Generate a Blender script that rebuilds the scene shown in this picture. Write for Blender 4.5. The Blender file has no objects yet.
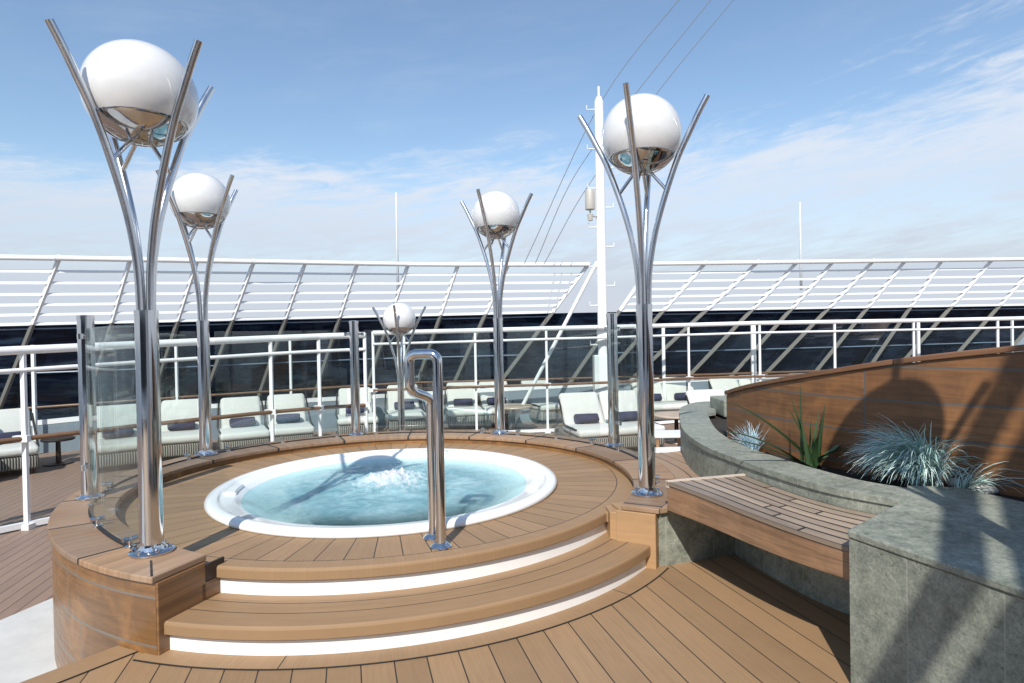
import bpy, bmesh, math, random
import numpy as np
from mathutils import Vector, Matrix
random.seed(7)
rad = math.radians
S = bpy.context.scene
COL = S.collection

# ------------------------------------------------------------------ camera numbers
FPX, ROLL, PITCH, EYE = 612.0, -0.018, -0.010, 1.6
def _ray(x, y):
    u = (x - 512) / FPX; v = -(y - 341.5) / FPX
    cr, sr, cp, sp = math.cos(ROLL), math.sin(ROLL), math.cos(PITCH), math.sin(PITCH)
    U = u * cr - v * sr; W = u * sr + v * cr
    return Vector((U, cp - W * sp, sp + W * cp))
def at(x, y, Y):            # the world point at distance Y that was measured at a pixel
    d = _ray(x, y); return d * (Y / d.y) + Vector((0, 0, EYE))
def on(x, y, z):            # the world point at height z that was measured at a pixel
    d = _ray(x, y); return d * ((z - EYE) / d.z) + Vector((0, 0, EYE))

# ------------------------------------------------------------------ objects
def tag(o, label=None, cat=None, group=None, kind=None):
    if label: o['label'] = label
    if cat: o['category'] = cat
    if group: o['group'] = group
    if kind: o['kind'] = kind
    return o
def empty(name, loc, rz=0):
    o = bpy.data.objects.new(name, None); COL.objects.link(o)
    o.location = loc; o.rotation_euler.z = rz; o.empty_display_size = .1
    return o
def obj(name, bm, mat, parent=None, smooth=False, world=False, autos=None, bevel=0):
    me = bpy.data.meshes.new(name)
    bmesh.ops.recalc_face_normals(bm, faces=bm.faces)
    bm.to_mesh(me); bm.free()
    if smooth:
        for p in me.polygons: p.use_smooth = True
        if autos: me.set_sharp_from_angle(angle=rad(autos))
    for m in (mat if isinstance(mat, (list, tuple)) else [mat]): me.materials.append(m)
    o = bpy.data.objects.new(name, me); COL.objects.link(o)
    if parent:
        o.parent = parent
        if world: o.location = -Vector(parent.location)
    if bevel:
        b = o.modifiers.new('bevel', 'BEVEL'); b.width = bevel; b.segments = 2; b.limit_method = 'ANGLE'
        b.angle_limit = rad(40)
    return o
def copy_tree(o, parent=None):
    c = o.copy(); COL.objects.link(c); c.parent = parent
    for ch in list(o.children): copy_tree(ch, c)
    return c

# ------------------------------------------------------------------ mesh helpers
def box(bm, c, s, rot=None):
    M = Matrix.Translation(Vector(c)) @ (rot.to_4x4() if rot else Matrix.Identity(4)) @ Matrix.Diagonal((*s, 1))
    return bmesh.ops.create_cube(bm, size=1, matrix=M)['verts']
def rbox(bm, c, s, r=.03, seg=3, rot=None):
    vs = box(bm, c, s, rot)
    es = {e for v in vs for e in v.link_edges}
    bmesh.ops.bevel(bm, geom=list(es), offset=r, segments=seg, affect='EDGES', profile=.5)
def bar(bm, a, b, w, h=None):
    a, b = Vector(a), Vector(b); d = b - a
    q = d.to_track_quat('Z', 'Y'); h = h or w
    M = Matrix.Translation((a + b) / 2) @ q.to_matrix().to_4x4() @ Matrix.Diagonal((w, h, d.length, 1))
    bmesh.ops.create_cube(bm, size=1, matrix=M)
def tube(bm, pts, r, n=12, caps=True):
    pts = [Vector(p) for p in pts]; rings = []
    rs = r if isinstance(r, (list, tuple)) else [r] * len(pts)
    t0 = (pts[1] - pts[0]).normalized()
    up = Vector((0, 0, 1)) if abs(t0.z) < .9 else Vector((1, 0, 0))
    x = t0.cross(up).normalized()
    for i, p in enumerate(pts):
        t = (pts[min(i + 1, len(pts) - 1)] - pts[max(i - 1, 0)]).normalized()
        x = (x - t * x.dot(t)).normalized(); y = t.cross(x)
        rings.append([bm.verts.new(p + (x * math.cos(k * 2 * math.pi / n) + y * math.sin(k * 2 * math.pi / n)) * rs[i]) for k in range(n)])
    for A, B in zip(rings, rings[1:]):
        for k in range(n): bm.faces.new((A[k], A[(k + 1) % n], B[(k + 1) % n], B[k]))
    if caps: bm.faces.new(rings[0][::-1]); bm.faces.new(rings[-1])
def lathe(bm, prof, c=(0, 0, 0), n=32, closed_ends=True):
    c = Vector(c); rings = []
    for r, z in prof:
        if r < 1e-5: rings.append([bm.verts.new(c + Vector((0, 0, z)))])
        else: rings.append([bm.verts.new(c + Vector((r * math.cos(2 * math.pi * k / n), r * math.sin(2 * math.pi * k / n), z))) for k in range(n)])
    for A, B in zip(rings, rings[1:]):
        for k in range(n):
            a, b = A[k % len(A)], A[(k + 1) % len(A)]; d, e = B[k % len(B)], B[(k + 1) % len(B)]
            vs = []
            for v in (a, b, e, d):
                if v not in vs: vs.append(v)
            if len(vs) > 2: bm.faces.new(vs)
def smoothpts(P, n=8):      # Catmull-Rom through the points
    P = [Vector(p) for p in P]; out = []
    Q = [P[0] * 2 - P[1]] + P + [P[-1] * 2 - P[-2]]
    for i in range(1, len(Q) - 2):
        for k in range(n):
            t = k / n; a, b, c, d = Q[i - 1:i + 3]
            out.append(.5 * ((2 * b) + (c - a) * t + (2 * a - 5 * b + 4 * c - d) * t * t + (3 * b - a - 3 * c + d) * t ** 3))
    out.append(P[-1]); return out
def strip(bm, sections, closed=False, caps=True, uv=True):
    """sections: list of loops (each a list of points, same count) swept along; UV = (length along, girth)"""
    L = bm.loops.layers.uv.verify(); rows = [[bm.verts.new(p) for p in s] for s in sections]
    n = len(rows[0]); dist = [0]
    for A, B in zip(sections, sections[1:]): dist.append(dist[-1] + (Vector(B[0]) - Vector(A[0])).length)
    g = [0]
    for k in range(n): g.append(g[-1] + (Vector(sections[0][(k + 1) % n]) - Vector(sections[0][k])).length)
    for i in range(len(rows) - 1):
        A, B = rows[i], rows[i + 1]
        for k in range(n):
            j = (k + 1) % n
            f = bm.faces.new((A[k], A[j], B[j], B[k]))
            for lp, uvv in zip(f.loops, ((dist[i], g[k]), (dist[i], g[k + 1]), (dist[i + 1], g[k + 1]), (dist[i + 1], g[k]))): lp[L].uv = uvv
    if caps:
        for R in (rows[0], rows[-1][::-1]):
            f = bm.faces.new(R)
            for lp in f.loops: lp[L].uv = (lp.vert.co.x, lp.vert.co.z)
def prism(bm, pts, z0, z1):
    lo = [bm.verts.new((p[0], p[1], z0)) for p in pts]; hi = [bm.verts.new((p[0], p[1], z1)) for p in pts]
    bm.faces.new(lo[::-1]); bm.faces.new(hi); n = len(pts)
    for k in range(n): bm.faces.new((lo[k], lo[(k + 1) % n], hi[(k + 1) % n], hi[k]))
def BM(): return bmesh.new()

# ------------------------------------------------------------------ material helpers
class N:
    def __init__(s, name):
        s.m = bpy.data.materials.new(name); s.m.use_nodes = True; s.t = s.m.node_tree
        s.b = s.t.nodes['Principled BSDF']; s.out = s.t.nodes['Material Output']
    def n(s, typ, **kw):
        x = s.t.nodes.new(typ)
        for k, v in kw.items():
            if k in ('inp',):
                for a, b in v.items(): s.set(x.inputs[a], b)
            else: setattr(x, k, v)
        return x
    def set(s, i, v):
        if hasattr(v, 'is_output') or isinstance(v, bpy.types.NodeSocket): s.t.links.new(v, i)
        else: i.default_value = v
    def math(s, op, *a):
        x = s.t.nodes.new('ShaderNodeMath'); x.operation = op
        for i, v in enumerate(a): s.set(x.inputs[i], v)
        return x.outputs[0]
    def mix(s, f, a, b, typ='MIX'):
        x = s.t.nodes.new('ShaderNodeMix'); x.data_type = 'RGBA'; x.blend_type = typ
        s.set(x.inputs[0], f); s.set(x.inputs[6], a if not isinstance(a, tuple) else (*a, 1)); s.set(x.inputs[7], b if not isinstance(b, tuple) else (*b, 1))
        return x.outputs[2]
    def noise(s, vec, scale, detail=4, rough=.55, dist=0):
        x = s.t.nodes.new('ShaderNodeTexNoise'); s.set(x.inputs['Vector'], vec)
        x.inputs['Scale'].default_value = scale; x.inputs['Detail'].default_value = detail
        x.inputs['Roughness'].default_value = rough; x.inputs['Distortion'].default_value = dist
        return x.outputs[0]
    def ramp(s, v, lo, hi, a=0., b=1.):
        x = s.t.nodes.new('ShaderNodeMapRange'); s.set(x.inputs[0], v)
        x.inputs[1].default_value = lo; x.inputs[2].default_value = hi; x.inputs[3].default_value = a; x.inputs[4].default_value = b
        return x.outputs[0]
    def xyz(s, v):
        x = s.t.nodes.new('ShaderNodeSeparateXYZ'); s.set(x.inputs[0], v); return x.outputs
    def comb(s, x, y, z=0.):
        c = s.t.nodes.new('ShaderNodeCombineXYZ')
        for i, v in enumerate((x, y, z)): s.set(c.inputs[i], v)
        return c.outputs[0]
    def tc(s, k='Object'): return s.t.nodes.new('ShaderNodeTexCoord').outputs[k]
    def scl(s, v, k):
        x = s.t.nodes.new('ShaderNodeVectorMath'); x.operation = 'MULTIPLY'; s.set(x.inputs[0], v); x.inputs[1].default_value = k; return x.outputs[0]
    def white(s, v):
        x = s.t.nodes.new('ShaderNodeTexWhiteNoise'); x.noise_dimensions = '1D'; s.set(x.inputs['W'], v); return x.outputs['Value']
    def bump(s, h, strength=.2, dist=.01):
        x = s.t.nodes.new('ShaderNodeBump'); x.inputs['Strength'].default_value = strength; x.inputs['Distance'].default_value = dist
        s.set(x.inputs['Height'], h); s.set(s.b.inputs['Normal'], x.outputs[0])
    def col(s, c): s.set(s.b.inputs['Base Color'], c if not isinstance(c, tuple) else (*c, 1))
    def rough(s, r): s.set(s.b.inputs['Roughness'], r)

def seam_mask(m, coord, period, width):      # 1 on a seam of that width, every period
    f = m.math('FRACT', m.math('DIVIDE', coord, period))
    d = m.math('MULTIPLY', m.math('MINIMUM', f, m.math('SUBTRACT', 1.0, f)), period)
    return m.math('LESS_THAN', d, width / 2)

def wood_cols(m, along, across, board, base, var=.18, grain=1.0, wear=None):
    """colour of a wood board: tone per board, grain running along"""
    r = m.white(board)
    g = m.noise(m.comb(m.math('MULTIPLY', along, 3.0), m.math('MULTIPLY', across, 60.0), m.math('MULTIPLY', board, 7.3)), 1.0, 5, .6, .6)
    blotch = m.noise(m.comb(along, across, board), 2.3, 4, .6)
    g2 = m.noise(m.comb(m.math('MULTIPLY', along, 1.1), m.math('MULTIPLY', across, 17.0), m.math('MULTIPLY', board, 3.1)), 1.0, 6, .65, 1.6)
    dark = tuple(c * (1 - var * 1.6) for c in base); light = tuple(min(1, c * (1 + var)) for c in base)
    c = m.mix(r, dark, light)
    c = m.mix(m.ramp(g, .35, .7, 0, .55 * grain), c, tuple(c_ * .62 for c_ in base))
    c = m.mix(m.ramp(blotch, .35, .75, 0, .45), c, wear or tuple(min(1, c_ * 1.15) for c_ in base))
    if grain > .9: c = m.mix(m.ramp(g2, .42, .66, 0, min(.75, .5 * grain)), c, tuple(c_ * .36 for c_ in base))
    return c, g

def mat_deck(name, base, az, width, seam=.007, origin=(0, 0), joints=False, wear=None, grain=.7, var=.07):
    m = N(name); x, y, z = m.xyz(m.tc())
    ca, sa = math.sin(az), math.cos(az)       # along direction (sin az, cos az)
    X = m.math('SUBTRACT', x, origin[0]); Y = m.math('SUBTRACT', y, origin[1])
    along = m.math('ADD', m.math('MULTIPLY', X, ca), m.math('MULTIPLY', Y, sa))
    across = m.math('SUBTRACT', m.math('MULTIPLY', X, sa), m.math('MULTIPLY', Y, ca))
    board = m.math('FLOOR', m.math('DIVIDE', across, width))
    c, g = wood_cols(m, along, across, board, base, var=var, grain=grain, wear=wear)
    s = seam_mask(m, across, width, seam)
    st = m.noise(m.tc(), 1.1, 5, .65)
    c = m.mix(m.ramp(st, .45, .75, 0, .25), c, tuple(k * .75 for k in base))
    m.col(m.mix(s, c, (.018, .016, .015))); m.rough(m.ramp(g, .3, .7, .5, .68))
    m.bump(m.math('SUBTRACT', m.math('MULTIPLY', g, .25), s), .35, .004)
    return m.m
def mat_polar(name, base, centre, period_m, radius, seam=.006, ring=None, rings=None, var=.07, grain=.6, wear=None, phase=0.):
    """boards laid radially round a centre (ring = radius of a seam circle round ring centre; outside it a plain margin)"""
    m = N(name); x, y, z = m.xyz(m.tc())
    X = m.math('SUBTRACT', x, centre[0]); Y = m.math('SUBTRACT', y, centre[1])
    r = m.math('SQRT', m.math('ADD', m.math('MULTIPLY', X, X), m.math('MULTIPLY', Y, Y)))
    a = m.math('ARCTAN2', Y, X)
    n = round(2 * math.pi * radius / period_m); k = 2 * math.pi / n
    u = m.math('DIVIDE', m.math('ADD', a, 10 * math.pi + phase), k)
    board = m.math('FLOOR', u); f = m.math('FRACT', u)
    d = m.math('MULTIPLY', m.math('MULTIPLY', m.math('MINIMUM', f, m.math('SUBTRACT', 1.0, f)), k), r)
    s = m.math('LESS_THAN', d, seam / 2)
    al, ac = (r, m.math('MULTIPLY', m.math('SUBTRACT', f, .5), k * radius))
    if rings:                                 # concentric seams instead (treads)
        rc, rs = rings
        X = m.math('SUBTRACT', x, rc[0]); Y = m.math('SUBTRACT', y, rc[1])
        r2 = m.math('SQRT', m.math('ADD', m.math('MULTIPLY', X, X), m.math('MULTIPLY', Y, Y)))
        s = 0.0
        for q in rs: s = m.math('MAXIMUM', s, m.math('LESS_THAN', m.math('ABSOLUTE', m.math('SUBTRACT', r2, q)), seam / 2)) if s != 0.0 else m.math('LESS_THAN', m.math('ABSOLUTE', m.math('SUBTRACT', r2, q)), seam / 2)
        board = m.math('FLOOR', m.math('MULTIPLY', r2, 9.0)); al = m.math('MULTIPLY', a, radius); ac = r2
    if ring:
        rc, rr = ring
        X = m.math('SUBTRACT', x, rc[0]); Y = m.math('SUBTRACT', y, rc[1])
        r2 = m.math('SQRT', m.math('ADD', m.math('MULTIPLY', X, X), m.math('MULTIPLY', Y, Y)))
        inside = m.math('LESS_THAN', r2, rr)
        s = m.math('MULTIPLY', s, inside)
        s = m.math('MAXIMUM', s, m.math('LESS_THAN', m.math('ABSOLUTE', m.math('SUBTRACT', r2, rr)), seam / 2))
        board = m.math('MULTIPLY', board, inside)
    c, g = wood_cols(m, al, ac, board, base, var=var, grain=grain, wear=wear)
    m.col(m.mix(s, c, (.02, .018, .016))); m.rough(m.ramp(g, .3, .7, .5, .68))
    m.bump(m.math('SUBTRACT', m.math('MULTIPLY', g, .25), s), .3, .004)
    return m.m
def mat_uvwood(name, base, across_w, along_w=None, seam=.008, grain=1., var=.2, rough=(.4, .6), seamcol=(.02, .018, .016), wear=None, swap=False, off=0., stagger=True, stain=0.):
    """boards along UV u, width across v"""
    m = N(name); u, v, _ = m.xyz(m.tc('UV'))
    if swap: u, v = v, u
    v = m.math('ADD', v, 100 * across_w + off)
    row = m.math('FLOOR', m.math('DIVIDE', v, across_w)); s = seam_mask(m, v, across_w, seam); board = row
    if along_w:
        uu = m.math('ADD', u, m.math('MULTIPLY', m.white(row), along_w * 3)) if stagger else m.math('ADD', u, 50 * along_w)
        s = m.math('MAXIMUM', s, seam_mask(m, uu, along_w, seam))
        board = m.math('ADD', m.math('MULTIPLY', row, 17.3), m.math('FLOOR', m.math('DIVIDE', uu, along_w)))
    c, g = wood_cols(m, u, v, board, base, var=var, grain=grain, wear=wear)
    if stain:
        vs_ = m.noise(m.comb(m.math('MULTIPLY', u, 9.0), m.math('MULTIPLY', v, 1.6), 3.), 1.0, 5, .65, .5)
        c = m.mix(m.ramp(vs_, .48, .70, 0, stain), c, tuple(k * .35 for k in base))
        b2 = m.noise(m.comb(u, v, 9.), 3.2, 4, .6, 1.)
        c = m.mix(m.ramp(b2, .50, .70, 0, stain), c, (base[0] * 1.55, base[1] * 1.5, base[2] * 1.3))
    m.col(m.mix(s, c, seamcol)); m.rough(m.ramp(g, .3, .7, *rough))
    m.bump(m.math('SUBTRACT', m.math('MULTIPLY', g, .3), s), .35, .004)
    return m.m
def mat_simple(name, col, rough=.5, metal=0., bumpn=None, var=0., coat=0.):
    m = N(name); m.rough(rough); m.b.inputs['Metallic'].default_value = metal
    m.b.inputs['Coat Weight'].default_value = coat
    if var:
        n = m.noise(m.tc(), 6, 5, .6); m.col(m.mix(m.ramp(n, .35, .65, 0, 1), tuple(c * (1 - var) for c in col), col))
    else: m.col(col)
    if bumpn: m.bump(m.noise(m.tc(), bumpn[0], 4), bumpn[1], .01)
    return m.m
def mat_glass(name, tint, refl=.06, rough=0., dirt=0.):
    """thin clear sheet: straight-through light, tinted, plus fresnel reflection"""
    m = N(name); t = m.t
    tr = m.n('ShaderNodeBsdfTransparent'); tr.inputs[0].default_value = (*tint, 1)
    gl = m.n('ShaderNodeBsdfGlossy'); gl.inputs['Roughness'].default_value = rough; gl.inputs['Color'].default_value = (.9, .95, .95, 1)
    lw = m.n('ShaderNodeLayerWeight'); lw.inputs[0].default_value = .5
    fr = m.n('ShaderNodeMath', operation='MULTIPLY_ADD'); t.links.new(m.math('POWER', lw.outputs['Facing'], 4.0), fr.inputs[0]); fr.inputs[1].default_value = .32; fr.inputs[2].default_value = refl
    mx = m.n('ShaderNodeMixShader'); t.links.new(fr.outputs[0], mx.inputs[0]); t.links.new(tr.outputs[0], mx.inputs[1]); t.links.new(gl.outputs[0], mx.inputs[2])
    last = mx
    if dirt:
        df = m.n('ShaderNodeBsdfDiffuse'); df.inputs[0].default_value = (.75, .8, .78, 1)
        m2 = m.n('ShaderNodeMixShader'); n = m.noise(m.scl(m.tc(), (1, 1, .25)), 4, 5, .6)
        t.links.new(m.ramp(n, .35, .7, dirt * .3, dirt), m2.inputs[0]); t.links.new(mx.outputs[0], m2.inputs[1]); t.links.new(df.outputs[0], m2.inputs[2]); last = m2
    t.links.new(last.outputs[0], m.out.inputs[0]); t.nodes.remove(m.b)
    return m.m

M = {}
TAN = (.305, .190, .098)
SC = (-1.166, 5.571)        # centre of the steps
TC = (-1.084, 5.324)        # centre of the tub
KC = (-1.104, 5.19)         # centre the kerb is measured from
DAZ = rad(-15)
M['deck'] = mat_deck('composite_deck', TAN, DAZ, .160, seam=.0062, origin=(.03, 0), var=.15)
M['lower'] = mat_deck('weathered_deck', (.265, .18, .13), rad(-12), .11, seam=.006)
M['platform'] = mat_polar('platform_boards', TAN, TC, .14, 1.5, ring=(SC, 2.07), phase=.02, var=.10)
M['tread'] = mat_polar('tread_boards', TAN, SC, .13, 2.3, rings=(SC, (2.255, 2.375)))
M['border'] = mat_polar('border_boards', TAN, SC, 1.9, 2.55, seam=.006)
M['cap'] = mat_polar('kerb_cap_teak', (.34, .205, .11), KC, .78, 2.2, seam=.022, var=.32, grain=.95, wear=(.34, .28, .23), phase=.10)
M['clad'] = mat_uvwood('varnished_teak', (.31, .155, .056), .25, .9, seam=.014, var=.28, grain=1.5, rough=(.22, .4), seamcol=(.17, .14, .11), wear=(.24, .12, .045), off=-.045, stain=.32)
M['teak'] = mat_simple('plain_teak', (.36, .21, .11), .5, var=.25)
M['slats'] = mat_uvwood('bench_slats', (.42, .315, .22),   .083, 1.15, seam=.016, var=.30, grain=1.2, wear=(.42, .34, .27))
M['skirt'] = mat_uvwood('bench_skirt', (.36, .205, .11), 5, seam=0.0, var=.1, grain=1.4, wear=(.36, .23, .14), off=1., stain=.3)
M['wall_wood'] = mat_uvwood('curved_wall_teak', (.25, .112, .042), .222, 1.55, seam=.014, var=.2, grain=1.5, rough=(.4, .6), seamcol=(.10, .09, .08), wear=(.25, .125, .055), off=-.018, stain=.35, stagger=False)
M['wall_cap'] = mat_uvwood('wall_cap_teak', (.22, .105, .05), 5, .9, seam=.008, var=.2, stagger=True, off=1.)
M['white'] = mat_simple('white_paint', (.78, .79, .79), .35)
M['riser'] = mat_simple('white_riser', (.84, .84, .82), .4, var=.03)
M['navy'] = mat_simple('navy_towel', (.035, .04, .085), .95, bumpn=(90, .6), var=.3)
M['black'] = mat_simple('black_rubber', (.015, .015, .015), .6)
M['cushion'] = mat_simple('cushion_fabric', (.60, .60, .555), .9, bumpn=(30, .25), var=.06)
M['darkmetal'] = mat_simple('dark_bronze_metal', (.06, .05, .045), .4, .6)
M['tabletop'] = mat_simple('pale_wood_top', (.50, .40, .31), .45, var=.15)
M['grey'] = mat_simple('grey_blue_paint', (.20, .25, .29), .45, var=.08)
M['plate'] = mat_simple('white_deck_plate', (.55, .56, .54), .7, var=.12)
M['soil'] = mat_simple('dark_soil', (.03, .022, .016), 1., bumpn=(25, 1.), var=.5)
M['pebble'] = mat_simple('white_pebble', (.62, .60, .56), .7, var=.15)
M['hr'] = mat_simple('oiled_handrail', (.20, .11, .06), .4, var=.3)
M['alu'] = mat_simple('dull_aluminium', (.21, .205, .185), .5, .3)  # dark grey puts the dimming by the tinted glass into the rib colour
M['gb'] = mat_simple('blue_grey_bar', (.16, .22, .30), .3)
M['cable'] = mat_simple('grey_cable', (.12, .13, .15), .6)
M['hull'] = mat_simple('dark_hull', (.03, .035, .045), .4)
M['floodglass'] = mat_simple('floodlight_body', (.55, .52, .46), .35, .2)

def chrome(name, r=.05, c=.70):
    m = N(name); m.b.inputs['Metallic'].default_value = 1
    n = m.noise(m.scl(m.tc(), (6, 6, .8)), 3, 4, .6)
    m.col(m.mix(m.ramp(n, .35, .7, 0, 1), (c * .8, c * .8, c * .82), (c, c, c))); m.rough(m.ramp(n, .3, .7, r, r + .07))
    m.bump(n, .06, .01); return m.m
M['chrome'] = chrome('polished_steel')
M['bowl'] = chrome('mirror_steel', .03, .58)
M['satin'] = chrome('satin_steel', .18, .72)
def opal():
    m = N('opal_globe'); m.col((.70, .70, .69)); m.rough(.08); m.b.inputs['Subsurface Weight'].default_value = .2
    m.b.inputs['Subsurface Radius'].default_value = (.1, .1, .1); m.b.inputs['Subsurface Scale'].default_value = .5
    m.b.inputs['Coat Weight'].default_value = .5; m.b.inputs['Coat Roughness'].default_value = .05
    return m.m
M['opal'] = opal()
def stone():
    m = N('green_grey_stone'); co = m.tc()
    a = m.noise(co, 3.2, 6, .7, .6); b = m.noise(co, 17, 7, .72); pits = m.noise(co, 60, 2, .5); spk = m.noise(co, 85, 3, .6)
    c = m.mix(m.ramp(a, .3, .7), (.14, .158, .125), (.33, .345, .28))
    c = m.mix(m.ramp(b, .47, .70, 0, .55), c, (.46, .46, .37))
    c = m.mix(m.ramp(b, .30, .46, .55, 0), c, (.05, .058, .045))
    c = m.mix(m.ramp(pits, .24, .33, .8, 0), c, (.035, .04, .038))
    c = m.mix(m.ramp(spk, .42, .62, 0, .38), c, (.09, .10, .08))
    u, v, _ = m.xyz(m.tc('UV'))
    s = seam_mask(m, m.math('ADD', u, 60 * .36 + .09), .36, .006)
    c = m.mix(m.math('MULTIPLY', s, .65), c, (.36, .35, .29))
    m.col(c); m.rough(m.ramp(a, .3, .7, .45, .7)); m.bump(m.math('ADD', m.math('MULTIPLY', b, .6), pits), .35, .006)
    return m.m
M['stone'] = stone()
def wicker():
    m = N('grey_rope_weave'); x, y, z = m.xyz(m.tc())
    w = m.n('ShaderNodeTexWave', inp={'Scale': 1.0}); k = m.math('ADD', x, m.math('MULTIPLY', y, 1.0))
    s = m.math('SINE', m.math('MULTIPLY', k, 2 * math.pi / .035))
    c = m.mix(m.ramp(s, -.3, .6), (.05, .045, .04), (.36, .35, .31)); m.col(c); m.rough(.9); m.bump(s, .6, .01)
    m.t.nodes.remove(w); return m.m
M['wicker'] = wicker()
M['glass'] = mat_glass('clear_glass_panel', (.945, .972, .962), refl=.05, dirt=.010)
M['glass_rail'] = mat_glass('railing_glass', (.955, .975, .968), refl=.018, dirt=.001)
def dark_glass():
    m = N('dark_tinted_glass'); t = m.t
    tr = m.n('ShaderNodeBsdfTransparent'); tr.inputs[0].default_value = (.06, .075, .11, 1)
    gl = m.n('ShaderNodeBsdfGlossy'); gl.inputs['Roughness'].default_value = .03; gl.inputs['Color'].default_value = (.35, .38, .45, 1)
    df = m.n('ShaderNodeBsdfDiffuse'); n = m.noise(m.scl(m.tc(), (.5, .5, 3.2)), 2.0, 5, .6)
    t.links.new(m.mix(m.ramp(n, .45, .72), (.007, .012, .03), (.045, .08, .13)), df.inputs[0])
    fr = m.n('ShaderNodeFresnel'); fr.inputs[0].default_value = 1.33
    a = m.n('ShaderNodeMixShader'); a.inputs[0].default_value = .6
    b = m.n('ShaderNodeMixShader')
    t.links.new(tr.outputs[0], a.inputs[1]); t.links.new(df.outputs[0], a.inputs[2])
    t.links.new(fr.outputs[0], b.inputs[0]); t.links.new(a.outputs[0], b.inputs[1]); t.links.new(gl.outputs[0], b.inputs[2])
    t.links.new(b.outputs[0], m.out.inputs[0]); t.nodes.remove(m.b); return m.m
M['dark_glass'] = dark_glass()
def water():
    m = N('bubbling_water'); t = m.t; co = m.tc(); x, y, z = m.xyz(co)
    foam_n = m.noise(co, 9, 8, .75, .8); fine = m.noise(m.scl(co, (1, 1, 1)), 45, 4, .7); big = m.noise(co, 2.6, 5, .65, .9)
    X = m.math('ADD', x, .02); Y = m.math('SUBTRACT', y, .12)
    r = m.math('SQRT', m.math('ADD', m.math('MULTIPLY', X, X), m.math('MULTIPLY', m.math('MULTIPLY', Y, Y), .8)))
    core = m.ramp(r, .62, .04)
    froth = m.ramp(m.math('ADD', m.math('MULTIPLY', core, .62), m.math('MULTIPLY', foam_n, .8)), .68, 1.10)
    wisps = m.math('MULTIPLY', m.ramp(m.math('ADD', m.math('MULTIPLY', foam_n, .6), m.math('MULTIPLY', big, .55)), .52, .80), .55)
    c = m.mix(m.ramp(big, .3, .7), (.14, .325, .37), (.27, .475, .515))
    c = m.mix(wisps, c, (.58, .76, .78)); c = m.mix(froth, c, (.78, .85, .87))
    m.col(c); m.rough(m.math('ADD', .10, m.math('MULTIPLY', froth, .4))); m.b.inputs['IOR'].default_value = 1.33; m.b.inputs['Subsurface Weight'].default_value = .85; m.b.inputs['Subsurface Radius'].default_value = (.5, .9, 1.0); m.b.inputs['Subsurface Scale'].default_value = .22
    m.bump(m.math('ADD', m.math('MULTIPLY', foam_n, 1.), m.math('MULTIPLY', fine, m.math('ADD', .15, m.math('MULTIPLY', core, .5)))), .75, .02)
    tr = m.n('ShaderNodeBsdfTransparent'); tr.inputs[0].default_value = (.80, .95, .96, 1)
    mx = m.n('ShaderNodeMixShader')
    R = m.math('SQRT', m.math('ADD', m.math('MULTIPLY', x, x), m.math('MULTIPLY', y, y)))
    t.links.new(m.ramp(R, 1.15, .78, .03, .94), mx.inputs[0])
    t.links.new(tr.outputs[0], mx.inputs[1]); t.links.new(m.b.outputs[0], mx.inputs[2]); t.links.new(mx.outputs[0], m.out.inputs[0])
    return m.m
M['water'] = water()
def shell():
    m = mat_simple('white_acrylic', (.82, .83, .81), .18, coat=.3); return m
M['acrylic'] = shell()
def sea():
    m = N('sea'); co = m.tc(); n = m.noise(m.scl(co, (1, 1, 1)), .25, 6, .65)
    m.col((.02, .05, .085)); m.rough(.12); m.bump(n, .8, 1.0); return m.m
M['sea'] = sea()
def leafmat(name, a, b, rough=.5):
    m = N(name); i = m.n('ShaderNodeNewGeometry').outputs['Random Per Island']
    m.col(m.mix(i, a, b)); m.rough(rough)
    return m.m
M['fescue'] = leafmat('blue_grass_blades', (.30, .50, .46), (.82, .95, .88))
M['fescue_blue'] = leafmat('pale_blue_grass_blades', (.30, .48, .58), (.60, .76, .82))
M['aloe'] = leafmat('dark_green_leaf', (.018, .05, .018), (.07, .13, .05), .35)

# ------------------------------------------------------------------ sky, sun
SUN_AZ, SUN_EL = rad(193), rad(44)
w = bpy.data.worlds.new('World'); S.world = w; w.use_nodes = True
nt = w.node_tree; bg = nt.nodes['Background']
def WN(t, **k):
    x = nt.nodes.new(t)
    for a, b in k.items(): setattr(x, a, b)
    return x
def wm(op, *a):
    x = WN('ShaderNodeMath', operation=op)
    for i, v in enumerate(a):
        if isinstance(v, bpy.types.NodeSocket): nt.links.new(v, x.inputs[i])
        else: x.inputs[i].default_value = v
    return x.outputs[0]
def wr(v, a, b, c=0., d=1.):
    x = WN('ShaderNodeMapRange'); nt.links.new(v, x.inputs[0]); x.interpolation_type = 'SMOOTHSTEP'
    for i, q in enumerate((a, b, c, d)): x.inputs[i + 1].default_value = q
    return x.outputs[0]
sky = WN('ShaderNodeTexSky', sky_type='NISHITA', sun_disc=False, sun_elevation=SUN_EL, sun_rotation=SUN_AZ, air_density=1.25, dust_density=.3, ozone_density=2.6)
tcn = WN('ShaderNodeTexCoord'); sep = WN('ShaderNodeSeparateXYZ'); nt.links.new(tcn.outputs['Generated'], sep.inputs[0])
dx, dy, dz = sep.outputs
az_ = wm('ARCTAN2', dx, dy)
cmb = WN('ShaderNodeCombineXYZ'); nt.links.new(az_, cmb.inputs[0]); nt.links.new(wm('MULTIPLY', dz, 3.2), cmb.inputs[1])
n1 = WN('ShaderNodeTexNoise'); nt.links.new(cmb.outputs[0], n1.inputs[0])
for k, v in (('Scale', 1.7), ('Detail', 9.), ('Roughness', .62), ('Distortion', .5)): n1.inputs[k].default_value = v
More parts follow.
